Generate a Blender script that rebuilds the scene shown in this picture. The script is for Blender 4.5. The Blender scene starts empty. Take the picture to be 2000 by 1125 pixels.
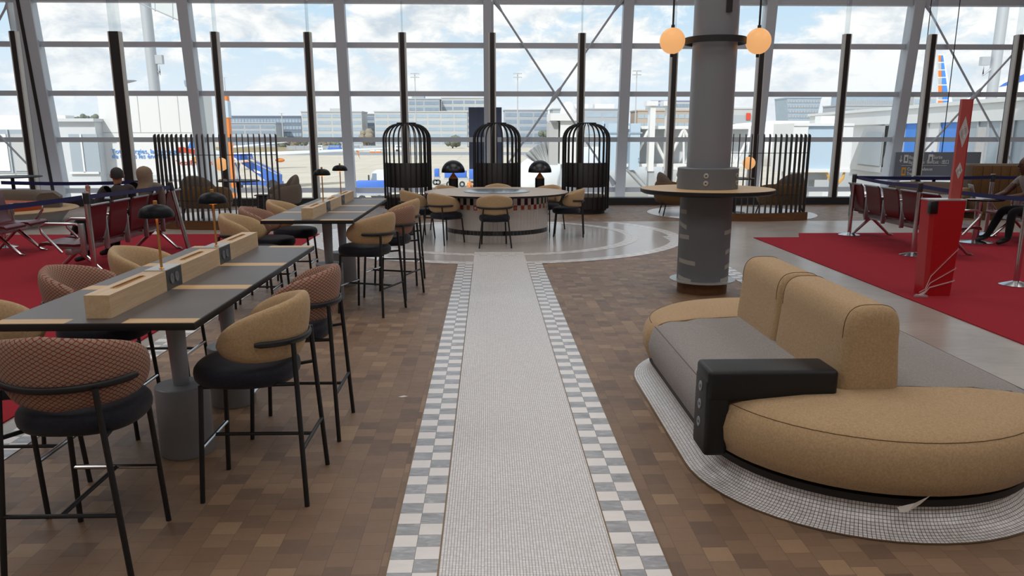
import bpy, bmesh, math, random
from mathutils import Vector, Matrix, Euler, noise
random.seed(11)
S = bpy.context.scene
COL = S.collection
PI = math.pi
R = math.radians

# ------------------------------------------------------------------ camera numbers
F, CX, CY, H = 1569.0, 1000.0, 632.0, 1.65
TH = math.atan(371 / F)
YAW = math.atan(47 * math.cos(TH) / F)

def at(px, py, Y):
    """world point on the vertical plane Y seen in the photograph at (px, py)"""
    x = (px - CX) / F; y = -(py - CY) / F
    fz = math.cos(TH) + y * math.sin(TH)
    up = -math.sin(TH) + y * math.cos(TH)
    X = x * math.cos(YAW) + fz * math.sin(YAW); Yd = -x * math.sin(YAW) + fz * math.cos(YAW)
    t = Y / Yd
    return (X * t, Y, H + up * t)

# ------------------------------------------------------------------ materials
def lin(c):
    if isinstance(c, str):
        c = c.lstrip('#'); c = [int(c[i:i + 2], 16) / 255 for i in (0, 2, 4)]
    return tuple(((v / 12.92) if v <= .04045 else ((v + .055) / 1.055) ** 2.4) for v in c) + (1.0,)

class NT:
    def __init__(s, name):
        s.m = bpy.data.materials.new(name); s.m.use_nodes = True
        s.t = s.m.node_tree; s.t.nodes.clear()
        s.out = s.n('ShaderNodeOutputMaterial')
    def n(s, typ, **kw):
        nd = s.t.nodes.new(typ)
        for k, v in kw.items():
            setattr(nd, k, v)
        return nd
    def l(s, a, b): s.t.links.new(a, b)
    def math(s, op, a, b=None, c=None):
        nd = s.n('ShaderNodeMath', operation=op)
        for i, v in enumerate((a, b, c)):
            if v is None: continue
            if isinstance(v, (int, float)): nd.inputs[i].default_value = v
            else: s.l(v, nd.inputs[i])
        return nd.outputs[0]
    def mix(s, fac, a, b):
        nd = s.n('ShaderNodeMix', data_type='RGBA')
        for i, v in ((0, fac), (6, a), (7, b)):
            if isinstance(v, (int, float)): nd.inputs[i].default_value = v
            elif isinstance(v, tuple): nd.inputs[i].default_value = v
            else: s.l(v, nd.inputs[i])
        return nd.outputs[2]
    def noise(s, vec, scale, detail=3, rough=.5, dist=0):
        nd = s.n('ShaderNodeTexNoise'); nd.inputs['Scale'].default_value = scale
        nd.inputs['Detail'].default_value = detail; nd.inputs['Roughness'].default_value = rough
        nd.inputs['Distortion'].default_value = dist
        if vec is not None: s.l(vec, nd.inputs['Vector'])
        return nd.outputs['Fac']
    def ramp(s, fac, stops):
        nd = s.n('ShaderNodeValToRGB'); cr = nd.color_ramp
        while len(cr.elements) < len(stops): cr.elements.new(.5)
        for e, (p, c) in zip(cr.elements, stops): e.position = p; e.color = c
        s.l(fac, nd.inputs[0]); return nd.outputs[0]
    def obj(s): return s.n('ShaderNodeTexCoord').outputs['Object']
    def uv(s): return s.n('ShaderNodeTexCoord').outputs['UV']
    def mapping(s, vec, scale=(1, 1, 1), rot=(0, 0, 0), loc=(0, 0, 0)):
        nd = s.n('ShaderNodeMapping'); nd.inputs['Scale'].default_value = scale
        nd.inputs['Rotation'].default_value = rot; nd.inputs['Location'].default_value = loc
        s.l(vec, nd.inputs[0]); return nd.outputs[0]
    def bsdf(s, color, rough=.6, metal=0, spec=.5, bump=None, bumpd=.002, bumps=.5, sheen=0, coat=0):
        b = s.n('ShaderNodeBsdfPrincipled')
        for k, v in (('Base Color', color), ('Roughness', rough), ('Metallic', metal)):
            if isinstance(v, (int, float, tuple)): b.inputs[k].default_value = v
            else: s.l(v, b.inputs[k])
        b.inputs['Specular IOR Level'].default_value = spec
        b.inputs['Sheen Weight'].default_value = sheen
        b.inputs['Coat Weight'].default_value = coat
        if bump is not None:
            bn = s.n('ShaderNodeBump'); bn.inputs['Strength'].default_value = bumps
            bn.inputs['Distance'].default_value = bumpd; s.l(bump, bn.inputs['Height'])
            s.l(bn.outputs[0], b.inputs['Normal'])
        s.l(b.outputs[0], s.out.inputs[0]); return b

def plain(name, c, rough=.6, metal=0, var=.06, scale=30, spec=.5, coat=0):
    """one colour with a slight mottling of its own"""
    t = NT(name); c = lin(c)
    n = t.noise(t.obj(), scale, 3)
    d = tuple(v * (1 - var) for v in c[:3]) + (1,); e = tuple(min(1, v * (1 + var)) for v in c[:3]) + (1,)
    t.bsdf(t.mix(n, d, e), rough, metal, spec, coat=coat); return t.m

def fabric(name, c1, c2, scale=420, rough=.95):
    t = NT(name); o = t.obj()
    n = t.noise(o, scale, 2, .7); n2 = t.noise(o, scale * .23, 2, .6); big = t.noise(o, 4, 2)
    f = t.math('ADD', t.math('MULTIPLY', n, .6), t.math('MULTIPLY', n2, .4))
    col = t.ramp(f, [(.36, lin(c2)), (.62, lin(c1))])
    col = t.mix(t.math('MULTIPLY', big, .18), col, lin(c2))
    t.bsdf(col, rough, 0, .15, bump=n, bumpd=.001, bumps=.5, sheen=.12); return t.m

def ogee(name, base, line, base2):
    """jacquard of linked ovals, drawn in UV (metres)"""
    t = NT(name)
    sep = t.n('ShaderNodeSeparateXYZ'); t.l(t.uv(), sep.inputs[0])
    u = t.math('MULTIPLY', sep.outputs[0], 1 / .027); v = t.math('MULTIPLY', sep.outputs[1], 1 / .0088)
    c = t.math('MULTIPLY', t.math('COSINE', t.math('MULTIPLY', u, 2 * PI)), .46)
    def dist(x):
        h = t.math('MULTIPLY', x, .5)
        return t.math('ABSOLUTE', t.math('SUBTRACT', h, t.math('ROUND', h)))
    d1 = dist(t.math('SUBTRACT', v, c)); d2 = dist(t.math('ADD', t.math('SUBTRACT', v, 1.0), c))
    d = t.math('MINIMUM', d1, d2)
    ln = t.math('LESS_THAN', d, .095)
    d3 = t.math('MAXIMUM', d1, d2)
    inner = t.math('COMPARE', d3, .36, .035)
    n = t.noise(t.uv(), 900, 2, .7)
    col = t.mix(n, lin(base), lin(base2))
    col = t.mix(t.math('MULTIPLY', inner, .3), col, lin(line))
    col = t.mix(ln, col, lin(line))
    t.bsdf(col, .95, 0, .15, bump=n, bumpd=.001, bumps=.4, sheen=.1); return t.m

def wood(name, c1, c2, axis='Y', rough=.45, scale=1.0):
    t = NT(name); o = t.obj()
    sc = {'X': (2, 38, 38), 'Y': (38, 2, 38), 'Z': (38, 38, 2)}[axis]
    g = t.noise(t.mapping(o, tuple(v * scale for v in sc)), 1.0, 5, .6, .6)
    fine = t.noise(t.mapping(o, tuple(v * 5 * scale for v in sc)), 1.0, 2, .5)
    f = t.math('ADD', t.math('MULTIPLY', g, .7), t.math('MULTIPLY', fine, .3))
    t.bsdf(t.ramp(f, [(.3, lin(c2)), (.7, lin(c1))]), rough, 0, .35); return t.m

def block_floor():
    t = NT('end_grain_block_floor'); o = t.obj()
    sep = t.n('ShaderNodeSeparateXYZ'); t.l(o, sep.inputs[0])
    cmb = t.n('ShaderNodeCombineXYZ'); t.l(sep.outputs[1], cmb.inputs[0]); t.l(sep.outputs[0], cmb.inputs[1])
    def brick(loc):
        b = t.n('ShaderNodeTexBrick'); b.offset = .5; b.offset_frequency = 2
        b.inputs['Scale'].default_value = 1; b.inputs['Brick Width'].default_value = .112
        b.inputs['Row Height'].default_value = .108; b.inputs['Mortar Size'].default_value = .0009
        b.inputs['Mortar Smooth'].default_value = .1
        b.inputs['Color1'].default_value = (0, 0, 0, 1); b.inputs['Color2'].default_value = (1, 1, 1, 1)
        b.inputs['Mortar'].default_value = (.5, .5, .5, 1)
        t.l(cmb.outputs[0], b.inputs['Vector']); return b
    b = brick(0)
    tone = t.ramp(b.outputs['Color'], [(0, lin('#5f4632')), (.18, lin('#775a40')), (.8, lin('#87694c')), (1, lin('#a0815f'))])
    g = t.noise(t.mapping(cmb.outputs[0], (30, 90, 1)), 1.0, 5, .65, .8)
    big = t.noise(cmb.outputs[0], .55, 3)
    col = t.mix(t.math('MULTIPLY', g, .35), tone, lin('#573d28'))
    col = t.mix(t.math('MULTIPLY', big, .3), col, lin('#8b8078'))
    col = t.mix(t.math('MULTIPLY', b.outputs['Fac'], .75), col, lin('#4a3a2e'))
    rg = t.math('ADD', .38, t.math('MULTIPLY', t.noise(cmb.outputs[0], 18, 3), .24))
    t.bsdf(col, rg, 0, .45, bump=t.math('SUBTRACT', 1, b.outputs['Fac']), bumpd=.002, bumps=.35); return t.m

def mosaic(name, size, c1, c2, grout, uvmap=False, rough=.35, warp=False):
    t = NT(name)
    v = t.uv() if uvmap else t.obj()
    b = t.n('ShaderNodeTexBrick'); b.offset = 0; b.offset_frequency = 1
    b.inputs['Scale'].default_value = 1; b.inputs['Brick Width'].default_value = size
    b.inputs['Row Height'].default_value = size; b.inputs['Mortar Size'].default_value = size * .085
    b.inputs['Mortar Smooth'].default_value = .2
    b.inputs['Color1'].default_value = lin(c1); b.inputs['Color2'].default_value = lin(c2)
    b.inputs['Mortar'].default_value = lin(grout)
    t.l(v, b.inputs['Vector'])
    d = t.noise(v, 2.2, 3)
    col = t.mix(t.math('MULTIPLY', d, .06), b.outputs['Color'], lin(grout))
    t.bsdf(col, rough, 0, .5, bump=t.math('SUBTRACT', 1, b.outputs['Fac']), bumpd=.001, bumps=.3); return t.m

def marble_checker(name, size=.1, cw='#f1eeea', cg=None):
    """white and grey marble tiles, UV in metres"""
    t = NT(name); v = t.uv()
    ch = t.n('ShaderNodeTexChecker'); ch.inputs['Scale'].default_value = 1 / size
    t.l(t.mapping(v, (1, 1, 0), loc=(.0001, .0001, 0)), ch.inputs['Vector'])
    b = t.n('ShaderNodeTexBrick'); b.offset = 0; b.inputs['Scale'].default_value = 1
    b.inputs['Brick Width'].default_value = size; b.inputs['Row Height'].default_value = size
    b.inputs['Mortar Size'].default_value = .0011; b.inputs['Color1'].default_value = (0, 0, 0, 1)
    b.inputs['Color2'].default_value = (1, 1, 1, 1); t.l(v, b.inputs['Vector'])
    vein = t.noise(t.mapping(v, (9, 26, 1), rot=(0, 0, .5)), 1.0, 6, .6, 1.2)
    w = t.mix(vein, lin(cw), lin('#dcd7d3')); g = t.mix(vein, lin(cg), lin('#cfcdcb')) if cg else t.ramp(vein, [(.3, lin('#85868a')), (.55, lin('#a3a5a8')), (.75, lin('#c4c6c8'))])
    w = t.mix(t.math('MULTIPLY', b.outputs['Color'], .12), w, lin('#cfc6c2'))
    col = t.mix(ch.outputs['Fac'], w, g)
    col = t.mix(b.outputs['Fac'], col, lin('#6d6660'))
    t.bsdf(col, .3, 0, .5); return t.m

def screed(name, c1, c2, rough=.5):
    t = NT(name); o = t.obj()
    a = t.noise(o, .9, 6, .65, .6); b = t.noise(t.mapping(o, (1, 6, 1)), 3, 5, .7)
    st = t.ramp(t.noise(o, 2.4, 8, .75), [(.52, (0, 0, 0, 1)), (.66, (1, 1, 1, 1))])
    f = t.math('ADD', t.math('MULTIPLY', a, .65), t.math('MULTIPLY', b, .35))
    col = t.ramp(f, [(.3, lin(c2)), (.7, lin(c1))])
    col = t.mix(t.math('MULTIPLY', st, .35), col, lin('#6f6860'))
    t.bsdf(col, rough, 0, .4); return t.m

def carpet(name):
    t = NT(name); o = t.obj()
    n = t.noise(o, 260, 2, .8); big = t.noise(o, .8, 4, .6)
    col = t.ramp(n, [(.3, lin('#7d1c26')), (.7, lin('#a32a34'))])
    col = t.mix(t.math('MULTIPLY', big, .25), col, lin('#8a3038'))
    t.bsdf(col, .95, 0, .1, bump=n, bumpd=.003, bumps=.6); return t.m

def glow(name, c, s):
    t = NT(name); e = t.n('ShaderNodeEmission'); e.inputs[0].default_value = lin(c); e.inputs[1].default_value = s
    lw = t.n('ShaderNodeLayerWeight'); lw.inputs[0].default_value = .35
    e2 = t.n('ShaderNodeBsdfPrincipled'); e2.inputs['Base Color'].default_value = lin(c); e2.inputs['Roughness'].default_value = .3
    ad = t.n('ShaderNodeAddShader'); t.l(e.outputs[0], ad.inputs[0]); t.l(e2.outputs[0], ad.inputs[1])
    mx = t.n('ShaderNodeMixShader'); mx.inputs[0].default_value = .35
    t.l(e.outputs[0], mx.inputs[1]); t.l(e2.outputs[0], mx.inputs[2]); t.l(mx.outputs[0], t.out.inputs[0]); return t.m

def glass(name, tint, refl=.05, rough=.0):
    t = NT(name); a = t.n('ShaderNodeBsdfTransparent'); a.inputs[0].default_value = tint
    g = t.n('ShaderNodeBsdfGlossy'); g.inputs['Roughness'].default_value = rough
    m = t.n('ShaderNodeMixShader')
    fr = t.n('ShaderNodeLayerWeight'); fr.inputs[0].default_value = .12
    t.l(t.math('ADD', refl * .6, t.math('MULTIPLY', fr.outputs['Fresnel'], refl * 2)), m.inputs[0])
    t.l(a.outputs[0], m.inputs[1]); t.l(g.outputs[0], m.inputs[2]); t.l(m.outputs[0], t.out.inputs[0]); return t.m

def tile_wall(name, c, size, grout):
    return mosaic(name, size, c, c, grout, True, .2)

M = {}
M['floor'] = block_floor()
M['mosaic'] = mosaic('white_mosaic', .0125, '#f4f3f2', '#e2dddb', '#66605d')
M['mosaic_warm'] = mosaic('pale_grey_mosaic', .0108, '#d2cdc9', '#bcb3ad', '#857d78', rough=.16)
M['mosaic_uv'] = mosaic('plinth_mosaic', .0165, '#eeeceb', '#d9d4d2', '#4d4846', True, .3)
M['marble'] = marble_checker('marble_checker'); M['marble_soft'] = marble_checker('pale_marble_checker', .1, '#dedad6', '#b9b8b8')
M['screed'] = screed('grey_screed', '#aaa198', '#857b71', .3)
M['brass_line'] = plain('bronze_strip', '#7d6548', .4, .6)
M['carpet'] = carpet('red_carpet')
M['tan'] = fabric('tan_wool', '#bea27d', '#9d8260')
M['grey_wool'] = fabric('grey_wool', '#a09b97', '#77726f', 500)
M['taupe'] = fabric('taupe_wool', '#6f6257', '#544a42', 380)
M['brown_cushion'] = fabric('brown_velvet', '#6f5334', '#513b22', 200)
M['orange'] = fabric('orange_wool', '#b4552f', '#8f3c20', 300)
M['oval'] = ogee('red_oval_jacquard', '#a3907a', '#7c2c2e', '#86745f')
M['navy'] = fabric('navy_leatherette', '#23242e', '#17181f', 260, .6)
M['black'] = plain('black_powder_coat', '#131416', .5, .1, .08)
M['black_gloss'] = plain('black_lacquer', '#0c0d12', .32, 0, .05)
M['charcoal'] = plain('charcoal_metal', '#2a2a2c', .5, .3)
M['fin'] = plain('dark_bronze_fin', '#332e2b', .55, .1)
M['cage'] = plain('black_stained_rib', '#1d1918', .55, 0)
M['oak'] = wood('pale_oak', '#d2ba98', '#ba9d78', 'Y')
M['oak_x'] = wood('pale_oak_cross', '#cfae82', '#b5915f', 'X')
M['walnut'] = wood('brown_oak_plinth', '#6e4a2c', '#54371f', 'X')
M['linoleum'] = plain('dark_grey_linoleum', '#55504d', .42, 0, .1, 6)
M['steel_grey'] = plain('grey_painted_steel', '#8b9096', .45, .1)
M['pillar'] = plain('grey_painted_pillar', '#7d8085', .36, 0, .04, 3)
M['wrap'] = plain('grey_laminate_wrap', '#666a6e', .5, 0, .06, 5)
M['tape'] = plain('masking_tape', '#a09e98', .6)
M['brass'] = plain('brushed_brass', '#c79a5c', .35, .7, .1)
M['chrome'] = plain('chrome', '#c6c8ca', .16, 1.0, .03)
M['alu'] = plain('brushed_aluminium', '#a9abad', .35, .9)
M['socket'] = plain('socket_grey', '#2b2d31', .4, .1)
M['silver'] = plain('silver_disc', '#b9bab8', .35, .6)
M['leather'] = plain('dark_red_leather', '#52131a', .34, 0, .15, 14)
M['belt'] = fabric('navy_belt', '#2b3160', '#1e2246', 600)
M['kiosk'] = plain('red_kiosk_panel', '#a3121a', .3, 0, .05)
M['kiosk_sign'] = plain('matt_red_sign', '#a64a45', .5, 0, .08)
M['white'] = plain('white_paint', '#e4e4e2', .5, 0, .03)
M['pale'] = plain('pale_grey_panel', '#cfd2d4', .5, 0, .04)
M['lgrey'] = plain('light_grey', '#b5b5b4', .5)
M['shade_black'] = plain('navy_black_shade', '#08090e', .45, 0, .05, spec=.15); M['copper'] = plain('copper_paint', '#b07a52', .45, .2)
M['globe'] = glow('warm_opal_globe', '#ffbd7c', .95)
M['bulb'] = glow('warm_lamp_diffuser', '#ff9a45', 4.0)
M['mullion'] = plain('grey_mullion_paint', '#b2b6be', .5, 0, .03)
M['post'] = plain('dark_post_paint', '#2c2a2b', .35, .3)
M['post_edge'] = plain('post_aluminium_edge', '#c4c2be', .5, .0); M['mullion_lit'] = plain('lit_mullion_paint', '#c3c8ce', .5)  # pale tones hold outdoor reflections on the edge, daylight on the mullion box
M['glass'] = glass('window_glass', (.94, .96, .97, 1), .04)
M['clear'] = glass('clear_fin_glass', (.9, .93, .94, 1), .12)
M['tabletop'] = wood('ash_table', '#b49c82', '#9d866c', 'X', .35)
M['disc'] = plain('grey_blue_disc', '#7e8890', .2, .2)
M['tile_white'] = plain('white_ceramic', '#c9c3bd', .2, 0, .04)
M['tile_black'] = plain('black_ceramic', '#17181c', .15, 0)
M['tile_red'] = plain('red_ceramic', '#a1281c', .2)
M['tile_orange'] = plain('terracotta_ceramic', '#a8683c', .2)
M['skin'] = plain('skin_light', '#a87a5f', .55, 0, .06)
M['skin_dark'] = plain('skin_dark', '#4a2d20', .5, 0, .06)
M['hair'] = plain('grey_black_hair', '#2e2b2b', .8, 0, .3, 200)
M['jacket'] = fabric('dark_jacket', '#45403f', '#322e2d', 300)
M['hijab'] = fabric('beige_headscarf', '#8d7a68', '#776555', 260)
M['coat'] = fabric('grey_beige_coat', '#776d66', '#635a54', 260)
M['trousers'] = fabric('black_trousers', '#17171a', '#0f0f11', 300)
M['shirt'] = fabric('grey_tshirt', '#8c8580', '#746d68', 300)
M['shoe'] = plain('dark_shoe', '#1a1819', .5)
M['plaster'] = plain('plaster', '#b9b4ad', .9)
M['ceiling'] = plain('ceiling_panel', '#c9c9c8', .9)
M['panel_blue'] = plain('blue_grey_panel', '#565c70', .6)
M['hang_sign'] = plain('dark_grey_sign', '#737a86', .5)
M['yellow'] = plain('sign_yellow', '#e0a03c', .5)
M['sign_white'] = plain('sign_white', '#e3e5e6', .5)
M['paper'] = plain('paper', '#d8d4cc', .7)
M['card'] = plain('cardboard', '#a28a66', .8)

# ------------------------------------------------------------------ mesh helpers
class MB:
    def __init__(s): s.v = []; s.f = []; s.m = []; s.u = []
    def add(s, vs, fs, mi=0, us=None):
        b = len(s.v); s.v += [tuple(p) for p in vs]
        s.u += list(us) if us else [(0, 0)] * len(vs)
        for f in fs: s.f.append(tuple(b + i for i in f)); s.m.append(mi)
        return s
    def box(s, x0, x1, y0, y1, z0, z1, mi=0, bev=0, seg=2):
        if bev <= 0:
            vs = [(x, y, z) for z in (z0, z1) for y in (y0, y1) for x in (x0, x1)]
            us = [(p[0], p[1]) for p in vs]
            return s.add(vs, [(0, 2, 3, 1), (4, 5, 7, 6), (0, 1, 5, 4), (2, 6, 7, 3), (0, 4, 6, 2), (1, 3, 7, 5)], mi, us)
        bm = bmesh.new(); bmesh.ops.create_cube(bm, size=1)
        for v in bm.verts:
            v.co = ((x0 + x1) / 2 + v.co.x * (x1 - x0), (y0 + y1) / 2 + v.co.y * (y1 - y0), (z0 + z1) / 2 + v.co.z * (z1 - z0))
        bmesh.ops.bevel(bm, geom=list(bm.edges), offset=bev, segments=seg, affect='EDGES', profile=.5)
        return s.bm(bm, mi)
    def bm(s, bm, mi=0):
        bm.verts.index_update()
        s.add([v.co[:] for v in bm.verts], [tuple(v.index for v in f.verts) for f in bm.faces], mi); bm.free(); return s
    def tube(s, pts, r, n=8, mi=0, closed=False, caps=True, sq=1.0):
        pts = [Vector(p) for p in pts]; k = len(pts)
        rs = r if isinstance(r, (list, tuple)) else [r] * k
        vs, fs = [], []; nrm = None
        for i, p in enumerate(pts):
            a = pts[(i - 1) % k] if (closed or i > 0) else p
            c = pts[(i + 1) % k] if (closed or i < k - 1) else p
            t = (c - a).normalized()
            if nrm is None:
                ref = Vector((0, 0, 1)) if abs(t.z) < .9 else Vector((1, 0, 0))
                nrm = ref - t * ref.dot(t)
            else: nrm = nrm - t * nrm.dot(t)
            nrm.normalize(); b = t.cross(nrm)
            for j in range(n):
                q = 2 * PI * j / n
                vs.append(p + (nrm * math.cos(q) + b * math.sin(q) * sq) * rs[i])
        for i in range(k if closed else k - 1):
            for j in range(n):
                a0 = i * n + j; a1 = i * n + (j + 1) % n; i2 = (i + 1) % k
                fs.append((a0, a1, i2 * n + (j + 1) % n, i2 * n + j))
        if caps and not closed:
            fs.append(tuple(range(n - 1, -1, -1))); fs.append(tuple((k - 1) * n + j for j in range(n)))
        return s.add(vs, fs, mi)
    def lathe(s, prof, n=32, c=(0, 0, 0), mi=0, caps=True, a0=0, a1=2 * PI):
        full = abs(a1 - a0 - 2 * PI) < 1e-6; cols = n if full else n + 1
        vs, fs, us = [], [], []; L = 0
        for i, (r, z) in enumerate(prof):
            if i: L += math.hypot(r - prof[i - 1][0], z - prof[i - 1][1])
            for j in range(cols):
                a = a0 + (a1 - a0) * j / n
                vs.append((c[0] + r * math.cos(a), c[1] + r * math.sin(a), c[2] + z)); us.append((a * max(r, .01), L))
        for i in range(len(prof) - 1):
            for j in range(n):
                k = (j + 1) % cols
                fs.append((i * cols + j, i * cols + k, (i + 1) * cols + k, (i + 1) * cols + j))
        if caps and full:
            if prof[0][0] > 1e-5: fs.append(tuple(range(cols - 1, -1, -1)))
            if prof[-1][0] > 1e-5: fs.append(tuple((len(prof) - 1) * cols + j for j in range(cols)))
        return s.add(vs, fs, mi, us)
    def prism(s, out, z0, z1, mi=0):
        n = len(out)
        vs = [(x, y, z0) for x, y in out] + [(x, y, z1) for x, y in out]
        fs = [tuple(range(n - 1, -1, -1)), tuple(range(n, 2 * n))] + [(i, (i + 1) % n, n + (i + 1) % n, n + i) for i in range(n)]
        return s.add(vs, fs, mi, [(p[0], p[1]) for p in vs])
    def rings(s, rings, mi=0, cap=True, us=None, close=True):
        """skin between equal-length closed rings of points"""
        n = len(rings[0]); vs = [p for r in rings for p in r]; fs = []
        for i in range(len(rings) - 1):
            for j in range(n if close else n - 1):
                k = (j + 1) % n
                fs.append((i * n + j, i * n + k, (i + 1) * n + k, (i + 1) * n + j))
        if cap:
            fs.append(tuple(range(n - 1, -1, -1))); fs.append(tuple((len(rings) - 1) * n + j for j in range(n)))
        return s.add(vs, fs, mi, us)
    def ball(s, c, r, n=24, m=14, mi=0, sc=(1, 1, 1)):
        prof = [(max(1e-6, math.sin(PI * i / m)), -math.cos(PI * i / m)) for i in range(m + 1)]
        t = MB().lathe(prof, n, caps=False)
        return s.add([(c[0] + x * r * sc[0], c[1] + y * r * sc[1], c[2] + z * r * sc[2]) for x, y, z in t.v], t.f, mi)
    def rod(s, a, b, r, n=8, mi=0): return s.tube([a, b], r, n, mi)
    def xf(s, mat, start=0):
        for i in range(start, len(s.v)): s.v[i] = tuple(mat @ Vector(s.v[i]))
        return s
    def build(s, name, mats, parent=None, smooth=35, loc=(0, 0, 0)):
        me = bpy.data.meshes.new(name); me.from_pydata(s.v, [], s.f); me.validate(verbose=False)
        mats = mats if isinstance(mats, (list, tuple)) else [mats]
        for m in mats: me.materials.append(M[m] if isinstance(m, str) else m)
        if len(me.polygons) == len(s.m): me.polygons.foreach_set('material_index', s.m)
        uv = me.uv_layers.new(name='UVMap')
        for lp in me.loops: uv.data[lp.index].uv = s.u[lp.vertex_index]
        b = bmesh.new(); b.from_mesh(me); bmesh.ops.recalc_face_normals(b, faces=b.faces); b.to_mesh(me); b.free()
        if smooth:
            me.shade_smooth(); me.set_sharp_from_angle(angle=R(smooth))
        o = bpy.data.objects.new(name, me); COL.objects.link(o); o.location = loc
        if parent: o.parent = parent
        return o

def tag(o, label=None, cat=None, group=None, kind=None):
    if label: o['label'] = label
    if cat: o['category'] = cat
    if group: o['group'] = group
    if kind: o['kind'] = kind
    return o

def thing(name, label, cat, loc=(0, 0, 0), rz=0, group=None):
    o = bpy.data.objects.new(name, None); COL.objects.link(o); o.empty_display_size = .1
    o.location = loc; o.rotation_euler = (0, 0, rz); return tag(o, label, cat, group)

def struct(o): o['kind'] = 'structure'; return o

def copy_tree(o, parent=None):
    c = o.copy(); COL.objects.link(c); c.parent = parent
    for ch in [x for x in bpy.data.objects if x.parent == o]: copy_tree(ch, c)
    return c

def dup(o, label, loc, rz=0, group=None):
    c = copy_tree(o); c.location = loc; c.rotation_euler = (0, 0, rz); c['label'] = label
    if group: c['group'] = group
    return c

def sup(n, a, b, ex=2.6):
    out = []
    for i in range(n):
        t = 2 * PI * i / n; ct, st = math.cos(t), math.sin(t)
        out.append((a * math.copysign(abs(ct) ** (2 / ex), ct), b * math.copysign(abs(st) ** (2 / ex), st)))
    return out

def text(body, size, name, mat, parent, loc, rot, ext=.004, align='LEFT'):
    cu = bpy.data.curves.new(name, 'FONT'); cu.body = body; cu.size = size; cu.extrude = ext; cu.align_x = align
    cu.resolution_u = 3
    o = bpy.data.objects.new(name + '_tmp', cu); COL.objects.link(o)
    dg = bpy.context.evaluated_depsgraph_get(); me = bpy.data.meshes.new_from_object(o.evaluated_get(dg))
    bpy.data.objects.remove(o); me.materials.clear(); me.materials.append(M[mat])
    t = bpy.data.objects.new(name, me); COL.objects.link(t); t.location = loc; t.rotation_euler = rot
    if parent: t.parent = parent
    return t
SKY, SUN, FILL, EXPO = 1.02, 2.8, 150, 0.25
# ================================================================== THE ROOM
XL, XR, YB = -16.5, 17.5, -7.0
KY = 19.1                       # front of the kerb under the black posts
mb = MB().box(XL, XR, YB, KY + .6, -.4, 0)
struct(mb.build('floor', 'floor', smooth=0))

# white mosaic walk with its marble borders
px0, px1 = -.404, .697
def strip(x0, x1, y0, y1, z):
    return MB().add([(x0, y0, z), (x1, y0, z), (x1, y1, z), (x0, y1, z)], [(0, 1, 2, 3)], 0,
                    [(0, 0), (x1 - x0, 0), (x1 - x0, y1 - y0), (0, y1 - y0)])
def slab(x0, x1, y0, y1, z): return MB().box(x0, x1, y0, y1, .0005, z)
CRX, CRY, CR = .14, 13.35, 3.04          # the big mosaic circle
struct(slab(px0 + .2, px1 - .2, -2, 11.4, .0045).build('trim_1', 'mosaic', smooth=0))
for i, (a, b) in enumerate(((px0, px0 + .2), (px1 - .2, px1))):
    struct(strip(a, b, -2, 10.38, .004).build('trim_%d' % (2 + i), 'marble', smooth=0))
ln = MB()
for x in (px0, px0 + .2, px1 - .2, px1): ln.box(x - .003, x + .003, -2, 10.36, .0005, .0052)
struct(ln.build('trim_4', 'brass_line', smooth=0))
for i, x in enumerate((-2.72, 2.86)):
    struct(strip(x, x + .2, -2, 13.2, .0035).build('trim_%d' % (5 + i), 'marble', smooth=0))

def annulus(r0, r1, z, ylim, n=180, c=(CRX, CRY)):
    m = MB()
    vs, us, fs = [], [], []
    for i in range(n + 1):
        a = 2 * PI * i / n
        for r in (r0, r1):
            x, y = c[0] + r * math.cos(a), c[1] + r * math.sin(a)
            vs.append((x, min(y, ylim), z)); us.append((a * (r0 + r1) / 2, r - r0))
    for i in range(n): fs.append((2 * i, 2 * i + 1, 2 * i + 3, 2 * i + 2))
    return m.add(vs, fs, 0, us)
def disc(r, z, ylim, c=(CRX, CRY), n=120):
    pts = [(c[0] + r * math.cos(2 * PI * i / n), min(ylim, c[1] + r * math.sin(2 * PI * i / n)), z) for i in range(n)]
    return MB().add(pts, [tuple(range(n))], 0, [(p[0], p[1]) for p in pts])
YC = 15.35
struct(disc(CR - .2, .003, YC).build('trim_7', 'mosaic_warm', smooth=0))
struct(annulus(CR - .2, CR, .0036, YC).build('trim_8', 'marble_soft', smooth=0))
struct(annulus(2.12, 2.32, .0048, YC).build('trim_9', 'marble_soft', smooth=0))

# bare screed bands either side and the strip of it behind the circle
struct(MB().box(3.06, XR, -3, YC, .0004, .002).build('trim_10', 'screed', smooth=0))
struct(MB().box(XL, -2.72, -3, YC, .0004, .002).build('trim_11', 'screed', smooth=0))
struct(MB().box(-2.72, 2.86, 13.2, YC, .0004, .0022).box(2.86, 3.06, 13.2, YC, .0004, .0022).build('trim_12', 'screed', smooth=0))
struct(MB().box(XL, XR, YC, YC + .09, .0004, .003).build('trim_13', 'silver', smooth=0))
# small circles under the two screened nooks
for i, (cx, cy) in enumerate(((5.16, 17.1), (-5.0, 16.4))):
    struct(disc(1.75, .003, 99, (cx, cy)).build('trim_%d' % (14 + i), 'mosaic', smooth=0))
    struct(annulus(1.52, 1.75, .0045, 99, 120, (cx, cy)).build('trim_%d' % (16 + i), 'marble_soft', smooth=0))

# carpets: things that lie on the floor
rc = MB().prism([(4.25, -2), (16.9, -2), (16.9, 13.45), (6.05, 13.45), (5.25, 13.45), (5.05, 12.9), (4.3, 12.9)], .002, .011)
tag(rc.build('carpet', 'carpet', smooth=0), 'red carpet under the red kiosk and chrome seats, running towards the sofa', 'carpet')
lc = MB().prism([(-15.9, 1.6), (-2.84, 1.6), (-2.84, 13.6), (-15.9, 13.6)], .002, .011)
tag(lc.build('carpet', 'carpet', smooth=0), 'red carpet beside the tall tables, under the seats with two waiting people', 'carpet')

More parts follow.
